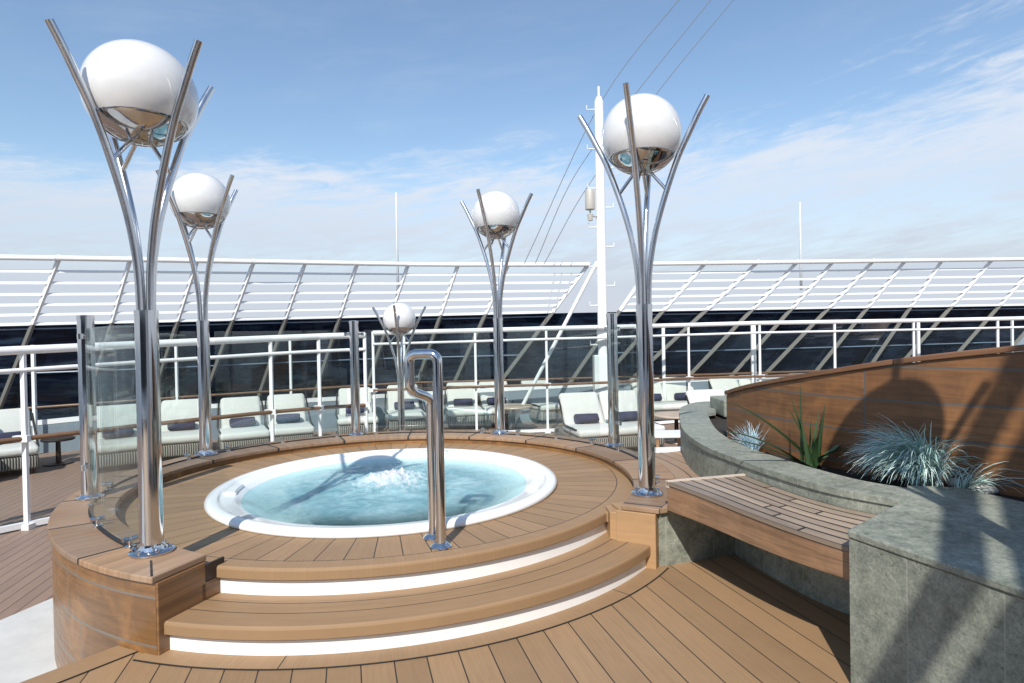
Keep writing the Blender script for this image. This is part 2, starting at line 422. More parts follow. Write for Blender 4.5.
# fine streaks slanting up to the right
cm2 = WN('ShaderNodeCombineXYZ')
nt.links.new(wm('ADD', az_, wm('MULTIPLY', dz, -1.)), cm2.inputs[0]); nt.links.new(wm('ADD', wm('MULTIPLY', dz, 5.), wm('MULTIPLY', az_, -.45)), cm2.inputs[1])
n3 = WN('ShaderNodeTexNoise'); nt.links.new(cm2.outputs[0], n3.inputs[0])
for k, v in (('Scale', 13.), ('Detail', 6.), ('Roughness', .65), ('Distortion', .8)): n3.inputs[k].default_value = v
n2 = WN('ShaderNodeTexNoise'); nt.links.new(cm2.outputs[0], n2.inputs[0])
for k, v in (('Scale', 2.6), ('Detail', 10.), ('Roughness', .66), ('Distortion', .3)): n2.inputs[k].default_value = v
# a bank of thin cloud low down; its top edge rises towards the right
edge = wm('ADD', .275, wm('MULTIPLY', wr(az_, .1, .75), .11))
edge = wm('ADD', edge, wm('MULTIPLY', wm('SUBTRACT', n1.outputs[0], .5), .34))
edge = wm('ADD', edge, wm('MULTIPLY', wm('SUBTRACT', n2.outputs[0], .5), .22))
edge = wm('ADD', edge, wm('MULTIPLY', wm('SUBTRACT', n3.outputs[0], .5), .14))
bank = wr(wm('SUBTRACT', edge, dz), -.015, .085)
bank = wm('MULTIPLY', bank, wr(wm('ADD', wm('MULTIPLY', n2.outputs[0], .6), wm('MULTIPLY', n3.outputs[0], .4)), .34, .60, .55, 1.))
high = wm('MULTIPLY', wr(wm('ADD', wm('MULTIPLY', n1.outputs[0], .6), wm('MULTIPLY', n2.outputs[0], .5)), .50, .80), .35)
mask = wm('MINIMUM', wm('MAXIMUM', wm('ADD', wm('MULTIPLY', bank, .90), wm('MULTIPLY', high, .6)), wr(dz, .19, .07, 0., .95)), .95)
mixc = WN('ShaderNodeMix', data_type='RGBA'); nt.links.new(mask, mixc.inputs[0]); nt.links.new(sky.outputs[0], mixc.inputs[6]); cc = WN('ShaderNodeMix', data_type='RGBA'); nt.links.new(wr(dz, .07, .26), cc.inputs[0]); cc.inputs[6].default_value = (3.7, 4.05, 4.7, 1); cc.inputs[7].default_value = (4.7, 5.1, 5.75, 1); nt.links.new(cc.outputs[2], mixc.inputs[7])
nt.links.new(mixc.outputs[2], bg.inputs[0]); bg.inputs[1].default_value = .15
sl = bpy.data.lights.new('sun', 'SUN'); sl.energy = 4.9; sl.angle = rad(.53); sl.color = (1, .955, .89)
so = bpy.data.objects.new('sun', sl); COL.objects.link(so)
trav = Vector((math.sin(rad(13)) * math.cos(SUN_EL), math.cos(rad(13)) * math.cos(SUN_EL), -math.sin(SUN_EL)))
so.rotation_euler = trav.to_track_quat('-Z', 'Y').to_euler(); so.location = (-3, -10, 12)

# ------------------------------------------------------------------ camera
cd = bpy.data.cameras.new('camera'); cam = bpy.data.objects.new('camera', cd); COL.objects.link(cam); S.camera = cam
cd.sensor_width = 36; cd.lens = FPX / 1024 * 36; cd.clip_start = .05; cd.clip_end = 20000
f = Vector((0, math.cos(PITCH), math.sin(PITCH)))
r_ = Vector((1, 0, 0)); u_ = r_.cross(f)
cr, sr = math.cos(ROLL), math.sin(ROLL)
R = r_ * cr + u_ * sr; Uu = -r_ * sr + u_ * cr
cam.matrix_world = Matrix.Translation((0, 0, EYE)) @ Matrix((R, Uu, -f)).transposed().to_4x4()
S.view_settings.view_transform = 'Standard'; S.view_settings.look = 'None'; S.view_settings.exposure = 0.11; S.view_settings.gamma = 1
S.cycles.transparent_max_bounces = 32; S.cycles.max_bounces = 8; S.cycles.use_denoising = True
S.render.resolution_x = 1024; S.render.resolution_y = 683

# ================================================================== SETTING
LZ = -.43
def struct(name, bm, mat): return tag(obj(name, bm, mat), kind='structure')
bm = BM(); bmesh.ops.create_grid(bm, x_segments=1, y_segments=1, size=9000, matrix=Matrix.Translation((0, 0, -19))); struct('sea', bm, M['sea'])
# lower lounger deck
bm = BM(); prism(bm, [(-11, -9), (14, -9), (22, 6), (22, 17), (14, 18), (4, 15.6), (-2.7, 15), (-4.6, 13.2), (-13, 12), (-14, 6)], LZ - .3, LZ); struct('lower_deck', bm, M['lower'])
# white plated waterway beside the upper deck
bm = BM()
wp = [on(0, 622, LZ), on(51, 600, LZ), Vector((-2.6, 4.9, 0)), Vector((-1.9, 3.3, 0)), Vector((-6, -2, 0)), Vector((-8.5, -2, 0))]
prism(bm, [(p.x, p.y) for p in wp], LZ + .004, LZ + .012); struct('white_deck_plating', bm, M['plate'])
# main deck (upper)
def arc(c, r, a0, a1, n=40): return [(c[0] + r * math.cos(rad(a0 + (a1 - a0) * k / n)), c[1] + r * math.sin(rad(a0 + (a1 - a0) * k / n))) for k in range(n + 1)]
bm = BM()
edge0 = (-2.075, 3.245); edge1 = (-5.5, -1.45)
pts = [edge1] + [edge0] + arc(SC, 2.32, -106, -30) + [(1.4, 4.9), (9, 4.9), (9, -7), (-5.5, -7)]
prism(bm, pts, -.28, 0); struct('main_deck', bm, M['deck'])
# border boards
bm = BM()
A = arc(SC, 2.62, -107, -33, 60); B = arc(SC, 2.48, -107, -33, 60)
prism(bm, A + B[::-1], .0005, .0045); struct('step_border_boards', bm, M['border'])
bm = BM(); dv = Vector((edge1[0] - edge0[0], edge1[1] - edge0[1], 0)).normalized(); nv = Vector((-dv.y, dv.x, 0))
e0, e1 = Vector((*edge0, 0)) , Vector((*edge1, 0))
if nv.x < 0: nv = -nv
q = [e0 - nv * .0, e1, e1 + nv * .15, e0 + nv * .15 - dv * .12]
prism(bm, [(p.x, p.y) for p in q], .001, .005); struct('edge_border_boards', bm, mat_simple('border_tan', TAN, .6, var=.08))
bm = BM(); bar(bm, e1 + nv * .153 + Vector((0, 0, .003)), e0 + nv * .153 - dv * .10 + Vector((0, 0, .003)), .007, .005); struct('border_caulk', bm, M['black'])
bm = BM()
A = arc(SC, 2.628, -107, -33, 60); B = arc(SC, 2.62, -107, -33, 60); prism(bm, A + B[::-1], .0005, .0048); struct('step_border_caulk', bm, M['black'])

# ------------------------------------------------------------------ kerb tables (angle from KC, going clockwise in plan from left front end)
def interp(T, a):
    for (a0, v0), (a1, v1) in zip(T, T[1:]):
        if a1 <= a <= a0:
            t = (a - a0) / (a1 - a0); return v0 + (v1 - v0) * t
    return T[0][1] if a > T[0][0] else T[-1][1]
INN = [(-109.2, 1.91), (-118, 1.84), (-130, 1.84), (-146, 1.90), (-162, 1.97), (-180, 2.06), (-205, 2.12), (-330, 2.12), (-360, 2.08), (-387.4, 2.07)]
OUT = [(-109.2, 2.235), (-115, 2.24), (-129, 2.25), (-147, 2.28), (-162, 2.36), (-180, 2.46), (-205, 2.58), (-250, 2.62), (-270, 2.64), (-295, 2.62), (-320, 2.60), (-345, 2.48), (-375, 2.40), (-387.4, 2.32)]
MID = [(-109.2, 2.02), (-118.9, 2.0), (-140, 2.0), (-166.9, 2.16), (-209.3, 2.40), (-250.3, 2.45), (-293.1, 2.38), (-329.5, 2.42), (-378.1, 2.2), (-387, 2.2)]
def kp(a, r, z): return Vector((KC[0] + r * math.cos(rad(a)), KC[1] + r * math.sin(rad(a)), z))
KZ = .41
ang = [-109.2 - (387.4 - 109.2) * k / 140 for k in range(141)]
def sm(T, a): return sum(interp(T, max(-387.4, min(-109.2, a + d))) for d in (-8, -4, 0, 4, 8)) / 5

# platform
pl = empty('hot_tub_platform', (SC[0], SC[1], 0))
tag(pl, 'round raised platform of tan composite boards with two curved steps around the hot tub', 'platform')
def front_r(a):    # outline radius from SC
    a = (a + 180) % 360 - 180
    if -108.5 <= a <= -33: return 2.187
    d = Vector((math.cos(rad(a)), math.sin(rad(a)), 0)); r = 1.0      # march to the kerb
    while r < 3.2:
        p = Vector((*SC, 0)) + d * r; q = p - Vector((*KC, 0)); aa = math.degrees(math.atan2(q.y, q.x))
        if aa > -109.2: aa -= 360
        lim = sm(INN, aa) + .12 if aa >= -387.4 else 2.1
        if q.length > lim: break
        r += .01
    return r
bm = BM(); n = 288; top = []; bot = []; inn = []; inb = []
R0 = 1.41
for k in range(n):
    a = 360 * k / n - 180; r = front_r(a)
    x, y = SC[0] + r * math.cos(rad(a)), SC[1] + r * math.sin(rad(a))
    d = Vector((x - TC[0], y - TC[1], 0)).normalized()
    prof = [(x - d.x * .012, y - d.y * .012, .326), (x - d.x * .003, y - d.y * .003, .320), (x, y, .31), (x, y, .262), (x - d.x * .006, y - d.y * .006, .256), (x - d.x * .05, y - d.y * .05, .256)]
    top.append([bm.verts.new(p) for p in prof]); inn.append(bm.verts.new((TC[0] + R0 * d.x, TC[1] + R0 * d.y, .326))); inb.append(bm.verts.new((TC[0] + R0 * d.x, TC[1] + R0 * d.y, .256)))
for k in range(n):
    j = (k + 1) % n
    bm.faces.new((inn[k], inn[j], top[j][0], top[k][0])); bm.faces.new((inb[k], inb[j], inn[j], inn[k]))
    for q in range(5): bm.faces.new((top[k][q], top[j][q], top[j][q + 1], top[k][q + 1]))
obj('platform_top', bm, M['platform'], pl, world=True)
def riser(name, r, a0, a1, z0, z1, mat):
    bm = BM(); A = arc(SC, r, a0, a1, 80); B = arc(SC, r - .03, a0, a1, 80); prism(bm, A + B[::-1], z0, z1); return obj(name, bm, mat, pl, world=True)
riser('riser', 2.157, -109, -32, .160, .2555, M['riser'])
riser('riser', 2.497, -108.2, -31.5, .0, .0925, M['riser'])
bm = BM(); secs = []
for k in range(101):
    a = rad(-107.9 + (76.1) * k / 100); c, s_ = math.cos(a), math.sin(a)
    P_ = lambda r, z: Vector((SC[0] + r * c, SC[1] + r * s_, z))
    secs.append([P_(2.1, .163), P_(2.518, .163), P_(2.527, .157), P_(2.53, .147), P_(2.53, .099), P_(2.524, .093), P_(2.1, .093)])
strip(bm, secs); obj('tread', bm, M['tread'], pl, world=True)

# kerb
kb = empty('kerb_wall', (KC[0], KC[1], 0)); tag(kb, 'curved teak kerb with mitred cap boards ringing the hot tub platform', 'kerb')
def outside(a):  # z of the wall foot outside
    return LZ
bm = BM(); secs = []
for a in ang:
    i, o = sm(INN, a), sm(OUT, a)
    secs.append([kp(a, i, KZ - .035), kp(a, i, KZ), kp(a, o, KZ), kp(a, o, KZ - .035)])
strip(bm, secs); obj('cap', bm, M['cap'], kb, world=True, bevel=.006)
bm = BM(); L = bm.loops.layers.uv.verify(); prev = None; dist = 0
def uvquad(bm, L, ps, uvs):
    f_ = bm.faces.new([bm.verts.new(p) for p in ps])
    for lp, t in zip(f_.loops, uvs): lp[L].uv = t
for a, b in zip(ang, ang[1:]):
    o0, o1 = sm(OUT, a) - .02, sm(OUT, b) - .02; i0, i1 = sm(INN, a) + .02, sm(INN, b) + .02
    p0, p1 = kp(a, o0, 0), kp(b, o1, 0); l = (p1 - p0).length
    uvquad(bm, L, [kp(a, o0, LZ), kp(b, o1, LZ), kp(b, o1, KZ - .035), kp(a, o0, KZ - .035)], [(dist, LZ), (dist + l, LZ), (dist + l, KZ - .035), (dist, KZ - .035)])
    zb = .0
    uvquad(bm, L, [kp(a, i0, zb), kp(b, i1, zb), kp(b, i1, KZ - .035), kp(a, i0, KZ - .035)], [(dist, zb), (dist + l, zb), (dist + l, KZ - .035), (dist, KZ - .035)])
    dist += l
for a in (ang[0], ang[-1]):
    o0, i0 = sm(OUT, a) - .02, sm(INN, a) + .02
    uvquad(bm, L, [kp(a, o0, -.2), kp(a, i0 , -.2), kp(a, i0, KZ - .035), kp(a, o0, KZ - .035)], [(0.1, -.2), (o0 - i0 + .1, -.2), (o0 - i0 + .1, KZ - .035), (.1, KZ - .035)])
obj('cladding', bm, M['clad'], kb, world=True)
bm = BM(); j0, j1 = kp(-115.2, 2.07, KZ + .001), kp(-109.6, 2.225, KZ + .001); bar(bm, j0, j1, .010, .004); obj('cap_joint', bm, M['black'], kb, world=True)
# end cheeks that box in the steps
def cheek(poly, z0, z1, name='cheek', mat=None):
    bm = BM(); prism(bm, poly, z0, z1); return obj(name, bm, mat or M['teak_c'], kb, world=True, bevel=.004)
m_ = N('cheek_teak'); x, y, z = m_.xyz(m_.tc()); c_, g_ = wood_cols(m_, x, z, m_.math('FLOOR', m_.math('DIVIDE', z, .3)), (.27, .14, .06), .15, 1.4); m_.col(c_); m_.rough(.4); M['teak_c'] = m_.m
m_ = N('cheek_teak_pale'); x, y, z = m_.xyz(m_.tc()); c_, g_ = wood_cols(m_, x, z, m_.math('FLOOR', m_.math('DIVIDE', z, .3)), (.42, .255, .125), .14, .8); m_.col(c_); m_.rough(.5); M['teak_p'] = m_.m
pA, pB = kp(-109.2, 2.215, 0), kp(-109.2, 1.93, 0)
d = (pB - pA).normalized(); nn = Vector((d.y, -d.x, 0)); 
if nn.x < 0: nn = -nn
cheek([tuple((pA - nn * .03)[:2]), tuple((pA + nn * .012)[:2]), tuple((pB + d * .02 + nn * .012)[:2]), tuple((pB + d * .02 - nn * .03)[:2])], 0.0, KZ - .037)
cheek([tuple((pB - d * .01 + nn * .0)[:2]), tuple((pB - d * .01 + nn * .012)[:2]), tuple((pB + d * .16 + nn * .012)[:2]), tuple((pB + d * .16 - nn * .06)[:2]), tuple((pB - d * .01 - nn * .06)[:2])], .166, .262)
bm = BM(); q = pB + d * .07; prism(bm, [tuple((q - d * .05 + nn * .002)[:2]), tuple((q - d * .05 + nn * .016)[:2]), tuple((q + d * .08 + nn * .016)[:2]), tuple((q + d * .08 + nn * .002)[:2])], .27, .36); obj('step_light', bm, M['darkmetal'], kb, world=True, bevel=.002)
eA, eB = kp(-387.4, 2.06, 0), kp(-387.4, 2.315, 0); ed = (eB - eA).normalized(); en = Vector((ed.y, -ed.x, 0))
if en.y > 0: en = -en
cheek([tuple((eA - ed * .02 + en * .014)[:2]), tuple((eB + en * .014)[:2]), tuple((eB - en * .01)[:2]), tuple((eA - ed * .02 - en * .01)[:2])], 0.0, KZ - .037, mat=M['teak_p'])
# right end block
cheek([(.70, 4.42), (.735, 4.245), (.950, 4.150), (1.05, 4.5)], 0.0, KZ - .037, mat=M['teak_p'])
cheek([(.66, 4.45), (.664, 4.28), (.736, 4.246), (.74, 4.45)], 0.0, .350, mat=M['teak_p'])

# ================================================================== HOT TUB
ht = empty('hot_tub', (TC[0], TC[1], .326)); tag(ht, 'round white hot tub sunk in the platform, full of bubbling turquoise water', 'hot tub')
bm = BM()
lathe(bm, [(1.40, -.02), (1.448, 0.003), (1.453, .018), (1.445, .036), (1.428, .046), (1.40, .050), (1.365, .050), (1.352, .044), (1.345, .036), (1.335, .034), (1.26, .026), (1.215, .012), (1.18, -.015), (1.10, -.06), (1.02, -.13), (.90, -.19), (.70, -.20), (.62, -.26), (.56, -.45), (.3, -.5), (0, -.5)], n=160)
obj('shell', bm, M['acrylic'], ht, smooth=True)
WZ = -.008
bm = BM(); NR, NA = 90, 220; rows = []
from mathutils import noise as mn
def wz(x, y):
    r = math.hypot(x - (-.02), (y - .12)); h = .055 * math.exp(-(r / .24) ** 2) + .02 * math.exp(-(r / .5) ** 2)
    h *= .8 + .9 * mn.noise((x * 7, y * 7, 3.1)) + .7 * mn.noise((x * 19, y * 19, 1.7)) + .6 * mn.noise((x * 45, y * 45, 1.7))
    chop = .010 * mn.noise((x * 4, y * 4, 0)) + .007 * mn.noise((x * 10, y * 10, 5)) + .003 * mn.noise((x * 25, y * 25, 9))
    return WZ + h + chop * (1 if math.hypot(x, y) < 1.1 else .5)
c0 = bm.verts.new((0, 0, wz(0, 0)))
for i in range(1, NR + 1):
    r = 1.205 * i / NR; rows.append([bm.verts.new((r * math.cos(2 * math.pi * k / NA), r * math.sin(2 * math.pi * k / NA), wz(r * math.cos(2 * math.pi * k / NA), r * math.sin(2 * math.pi * k / NA)))) for k in range(NA)])
for k in range(NA): bm.faces.new((c0, rows[0][k], rows[0][(k + 1) % NA]))
for A, B in zip(rows, rows[1:]):
    for k in range(NA): bm.faces.new((A[k], B[k], B[(k + 1) % NA], A[(k + 1) % NA]))
wo = obj('water', bm, M['water'], ht, smooth=True); wo['label'] = 'turquoise water with a white bubbling crown'
# water shader uses world-like coordinates, so shift: object coords are local to the tub
for (px, py) in ((214, 487), (552, 481), (430, 452)):
    p = on(px, py, .39) - Vector((TC[0], TC[1], .326)); an = math.atan2(p.y, p.x)
    bm = BM(); secs = []
    for k in range(9):
        a = an - .11 + .22 * k / 8
        secs.append([Vector((r * math.cos(a), r * math.sin(a), z)) for r, z in ((1.23, .026), (1.245, .044), (1.31, .052), (1.33, .046), (1.335, .036), (1.25, .020))])
    strip(bm, secs); obj('headrest', bm, M['acrylic'], ht, smooth=True, autos=40)

# grab rail
gr0 = on(441, 547, .326); gr1 = on(433.5, 538, .326)
gr = empty('grab_rail', gr0); tag(gr, 'bent polished steel grab rail standing on the platform at the near side of the tub', 'grab rail')
Yg = gr0.y
def loc(x, y, Y): return at(x, y, Y) - gr0
bx = loc(438, 354, Yg); zt = bx.z
p_top_r = Vector((0, 0, zt)); off = at(409, 352, Yg + .05) - gr0; off.z = zt
low = at(409, 391, Yg + .07) - gr0; inr = at(431, 399, Yg + .12) - gr0
def fillet(P, r, n=6):
    P = [Vector(p) for p in P]; out = [P[0]]
    for a, b, c in zip(P, P[1:], P[2:]):
        u, v = (a - b).normalized(), (c - b).normalized(); rr = min(r, (a - b).length * .48, (c - b).length * .48)
        for k in range(n + 1):
            t = k / n; out.append((b + u * rr) * (1 - t) ** 2 + b * 2 * t * (1 - t) + (b + v * rr) * t * t)
    out.append(P[-1]); return out
g1 = gr1 - gr0
bm = BM(); tube(bm, fillet([Vector((0, 0, .01)), p_top_r, Vector((off.x, off.y, zt + .0)), Vector((off.x, off.y, low.z)), Vector((g1.x, g1.y, inr.z)), Vector((g1.x, g1.y, .01))], .055), .031, 18)
obj('rail_tube', bm, M['chrome'], gr, smooth=True, autos=60)
for q in (Vector((0, 0, 0)), g1):
    bm = BM(); lathe(bm, [(0, .001), (.064, .001), (.066, .008), (.058, .016), (.040, .03), (.0, .026)], q, 28); fl = obj('flange', bm, M['chrome'], gr, smooth=True, autos=40)

# ================================================================== LAMPS
def make_lamp(short=0.0):
    root = empty('globe_lamp', (0, 0, 0))
    zs = 1.40 - short          # sleeve top above the kerb cap
    bm = BM(); lathe(bm, [(0, .001), (.115, .001), (.117, .012), (.108, .018), (.075, .022), (.066, .04), (.063, .055), (0, .055)], n=36)
    fl = obj('base_flange', bm, M['chrome'], root, smooth=True, autos=35)
    for k in range(6):
        bm = BM(); a = k * math.pi / 3 + .3; lathe(bm, [(0, .018), (.011, .018), (.011, .032), (.006, .037), (0, .037)], (.092 * math.cos(a), .092 * math.sin(a), 0), 8); obj('bolt', bm, M['chrome'], fl, smooth=True, autos=35)
    bm = BM(); lathe(bm, [(0, .03), (.060, .03), (.060, zs - .03), (.062, zs - .03), (.062, zs), (.055, zs), (.055, zs - .04), (0, zs - .04)], n=36)
    obj('pole', bm, M['chrome'], root, smooth=True, autos=35)
    zg = 2.64 - short
    for k in range(4):
        a = rad(66 + 90 * k); c, s_ = math.cos(a), math.sin(a)
        prof = [(.034, zs - .05), (.037, zs + .10), (.048, zs + .27), (.080, zs + .47), (.125, zs + .65), (.185, zs + .84), (.262, zs + 1.05), (.345, zs + 1.22), (.408, zs + 1.345), (.468, zs + 1.452)]
        P3 = smoothpts([Vector((r * c, r * s_, z)) for r, z in prof], 4)
        bm = BM(); tube(bm, P3, .0215, 14); rd = obj('rod', bm, M['satin'], root, smooth=True, autos=60)
        bm = BM(); tube(bm, [Vector((.178 * c, .178 * s_, zs + .82)), Vector((.05 * c, .05 * s_, zg - .262))], .0125, 10); obj('strut', bm, M['chrome'], root, smooth=True, autos=60)
    Rg = .290
    def zz(t): return zg + Rg * math.cos(t)
    cut = rad(124)
    bm = BM(); lathe(bm, [(Rg * math.sin(cut * k / 22), zz(cut * k / 22)) for k in range(23)], n=56); obj('globe', bm, M['opal'], root, smooth=True)
    bm = BM(); Rb = Rg + .004; 
    prof = [(.02, zg + Rg * math.cos(cut) + .01), (Rb * math.sin(cut), zg + Rb * math.cos(cut) + .012)] + [(Rb * math.sin(cut + (math.pi - cut) * k / 14), zg + Rb * .98 * math.cos(cut + (math.pi - cut) * k / 14)) for k in range(0, 15)]
    lathe(bm, prof, n=56); obj('reflector_bowl', bm, M['bowl'], root, smooth=True, autos=40)
    return root
KPOS = dict(a=(-2.06, 3.455), b=(-3.213, 6.372), c=(-.165, 7.391), d=(.977, 4.511))
LG = 'globe lamps around the hot tub'
lamp = make_lamp()
labs = [('a', 'large globe lamp at the left end of the kerb, nearest the camera'),
        ('b', 'globe lamp on the kerb at the left rear of the tub, behind the nearest lamp'),
        ('c', 'globe lamp on the kerb directly behind the tub, right of the grab rail'),
        ('d', 'globe lamp at the right end of the kerb beside the slatted bench')]
for i, (k, lab) in enumerate(labs):
    o = lamp if i == 0 else copy_tree(lamp); o.location = (*KPOS[k], KZ + .001); tag(o, lab, 'lamp', LG)
    o.scale.z = .976 if k == 'a' else 1
far = make_lamp(.28); pf = at(401, 400, 10.9); far.location = (pf.x, pf.y, LZ); far.rotation_euler.z = rad(24)
tag(far, 'small distant globe lamp standing beyond the railing, left of the grab rail', 'lamp', LG)
near = copy_tree(lamp); near.scale.z = 1; near.location = (1.84, 1.50, .702); tag(near, 'globe lamp standing on the stone block, just outside the right of the view', 'lamp', LG)

# ------------------------------------------------------------------ steel glass posts and curved glass
gp = empty('glass_post', (0, 0, 0))
bm = BM(); lathe(bm, [(0, .001), (.095, .001), (.096, .012), (.07, .018), (.056, .035), (.056, 1.37), (.060, 1.37), (.060, 1.40), (.02, 1.405), (0, 1.405)], n=32); obj('pole', bm, M['chrome'], gp, smooth=True, autos=35)
for zc in (.25, 1.24):
    bm = BM(); tube(bm, [Vector((-.10, 0, zc)), Vector((.10, 0, zc))], .016, 12); lathe(bm, [(0, -.02), (.02, -.02), (.02, .02), (0, .02)], (-.1, 0, zc), 12); lathe(bm, [(0, -.02), (.02, -.02), (.02, .02), (0, .02)], (.1, 0, zc), 12)
    obj('glass_clamp', bm, M['chrome'], gp, smooth=True, autos=40)
posts = [((-3.261, 4.687), 'steel post without a globe on the kerb at the far left, holding the curved glass'), ((-1.938, 7.513), 'steel post without a globe behind the tub, left of the small distant lamp'), ((1.059, 6.466), 'steel post without a globe at the right rear of the kerb, beside the mast')]
for i, (p, lab) in enumerate(posts):
    o = gp if i == 0 else copy_tree(gp); o.location = (*p, KZ + .001)
    q = Vector((p[0] - KC[0], p[1] - KC[1])); o.rotation_euler.z = math.atan2(q.y, q.x) + math.pi / 2
    tag(o, lab, 'post', 'steel posts holding the curved glass')
spans = [(-121.5, -163.5, 'curved glass panel between the nearest lamp and the left post'),
         (-170, -206.5, 'curved glass panel between the left post and the left rear lamp'),
         (-212, -248, 'curved glass panel behind the tub between left rear lamp and its next post'),
         (-253, -290.5, 'curved glass panel behind the tub, in front of the small distant lamp'),
         (-296, -327, 'curved glass panel right of the lamp directly behind the tub'),
         (-332, -372, 'curved glass panel between the right rear post and the bench-side lamp')]
for a0, a1, lab in spans:
    bm = BM(); secs = []
    for k in range(25):
        a = a0 + (a1 - a0) * k / 24; r = sm(MID, a)
        secs.append([kp(a, r - .005, KZ + .03), kp(a, r + .005, KZ + .03), kp(a, r + .005, 1.70), kp(a, r - .005, 1.70)])
    g0 = empty('curved_glass_panel', kp((a0 + a1) / 2, sm(MID, (a0 + a1) / 2), KZ)); tag(g0, lab, 'glass panel', 'curved glass panels on the kerb')
    ch = []
    for k in range(25):
        a = a0 + 2 + (a1 - a0 - 4) * k / 24; r = sm(MID, a)
        ch.append([kp(a, r - .012, KZ + .001), kp(a, r + .012, KZ + .001), kp(a, r + .012, KZ + .010), kp(a, r - .012, KZ + .010)])
    bc = BM(); strip(bc, ch); obj('rubber_channel', bc, M['black'], g0, world=True)
    strip(bm, secs); obj('pane', bm, M['glass'], g0, smooth=True, autos=30, world=True)
    for a in (a0 - 3, (a0 + a1) / 2, a1 + 3):
        r = sm(MID, a); p = kp(a, r, KZ) - g0.location
        bm = BM(); d = kp(a, 1, 0) - kp(a, 0, 0)
        lathe(bm, [(0, .0005), (.028, .0005), (.028, .01), (.012, .014), (.012, .05), (0, .05)], p, 14)
        for s_ in (-1, 1): tube(bm, [p + Vector((0, 0, .05)) + d * s_ * .007, p + Vector((0, 0, .05)) + d * s_ * .04], .014, 10)
        obj('clamp_foot', bm, M['chrome'], g0, smooth=True, autos=40)

# ================================================================== LEDGE, BENCH, PLANTER
outer = smoothpts([(2.95, 7.95), (2.40, 7.88), (2.02, 7.35), (1.78, 6.55), (1.56, 5.6), (1.507, 4.85), (1.585, 4.32), (1.72, 3.86), (1.86, 3.49), (2.06, 3.14), (2.2, 3.0)], 8) if False else \
    smoothpts([Vector(p + (0,)) for p in [(2.95, 7.95), (2.40, 7.88), (2.02, 7.35), (1.78, 6.55), (1.56, 5.6), (1.507, 4.85), (1.575, 4.32), (1.675, 3.86), (1.81, 3.48), (2.05, 3.17)]], 8)
def offset2(P, dist):
    out = []
    for i, p in enumerate(P):
        t = (P[min(i + 1, len(P) - 1)] - P[max(i - 1, 0)]).normalized(); out.append(p + Vector((-t.y, t.x, 0)) * dist)
    return out
# wooden ledge at kerb height between kerb and planter
bm = BM(); lp = [kp(a, sm(OUT, max(a, -387.4)) + .003, 0) for a in range(-387, -340, 4)][::1]
ledge_poly = [(1.068, 4.166), (1.27, 4.262)] + [(1.64, 4.36), (1.70, 4.9), (1.74, 5.6), (1.82, 6.2)] + [(kp(a, sm(OUT, a) + .003, 0).x, kp(a, sm(OUT, a) + .003, 0).y) for a in range(-342, -388, -5)]
prism(bm, ledge_poly, KZ - .036, KZ - .001)
tag(obj('wooden_ledge', bm, mat_polar('ledge_boards', (.36, .235, .15), (KC[0], KC[1]), 9, 2, rings=(KC, (2.56, 2.68, 2.8, 2.92)), seam=.010, var=.25, wear=(.42, .30, .2)), bevel=.004), 'low ledge of curved teak boards between the right end lamp and the stone planter', 'ledge')
bm = BM(); bar(bm, (1.36, 6.17, KZ + .004), (1.80, 6.2, KZ + .004), .04, .05); tag(obj('ledge_nosing', bm, M['white']), 'short white strip along the far edge of the low wooden ledge', 'strip')
bm = BM(); prism(bm, [(.952, 4.157), (1.262, 4.268), (1.62, 4.40), (1.62, 6.0), (1.35, 6.1), (1.0, 4.6)], 0, KZ - .038)
L = bm.loops.layers.uv.verify()
for f_ in bm.faces:
    for lp_ in f_.loops: lp_[L].uv = (lp_.vert.co.x * .97 + .35, lp_.vert.co.z)
tag(obj('stone_pier', bm, M['stone']), 'grey stone pier under the ledge at the left end of the bench', 'pier')

# bench
SZ = .60
fr = smoothpts([Vector(p + (0,)) for p in [(1.018, 4.10), (1.115, 3.86), (1.20, 3.62), (1.285, 3.36), (1.37, 3.13), (1.45, 2.95), (1.528, 2.80)]], 6)
bk = smoothpts([Vector(p + (0,)) for p in [(1.60, 4.255), (1.64, 4.03), (1.69, 3.82), (1.75, 3.62), (1.83, 3.45), (1.93, 3.31), (2.05, 3.17)]], 6)
be = empty('slatted_bench', (1.45, 3.6, 0)); tag(be, 'curved weathered teak bench with dark caulked slats, fixed between stone pier and stone block', 'bench')
nrow = len(fr)
def grid_surface(bm, rowsA, rowsB, nx, z):
    L = bm.loops.layers.uv.verify(); V = []; 
    dist = [0]
    for a, b in zip(rowsA, rowsA[1:]): dist.append(dist[-1] + (b - a).length)
    for a, b in zip(rowsA, rowsB): V.append([bm.verts.new((*(a.lerp(b, k / nx))[:2], z)) for k in range(nx + 1)])
    for i in range(len(V) - 1):
        for k in range(nx):
            f_ = bm.faces.new((V[i][k], V[i][k + 1], V[i + 1][k + 1], V[i + 1][k]))
            for lp_, (ii, kk) in zip(f_.loops, ((i, k), (i, k + 1), (i + 1, k + 1), (i + 1, k))): lp_[L].uv = (dist[ii], .581 * kk / nx)
bm = BM(); grid_surface(bm, fr, bk, 8, SZ); 
ex = bmesh.ops.extrude_face_region(bm, geom=bm.faces[:]); vs = [v for v in ex['geom'] if isinstance(v, bmesh.types.BMVert)]
for v in vs: v.co.z -= .022
L = bm.loops.layers.uv.verify(); bm.normal_update()
for f_ in bm.faces:
    if abs(f_.normal.z) < .5:
        for lp_ in f_.loops: lp_[L].uv = (.31, .035 + (lp_.vert.co.z - SZ) * .5)
obj('seat', bm, M['slats'], be, world=True)
bm = BM(); secs = []
fo = offset2(fr, 0)
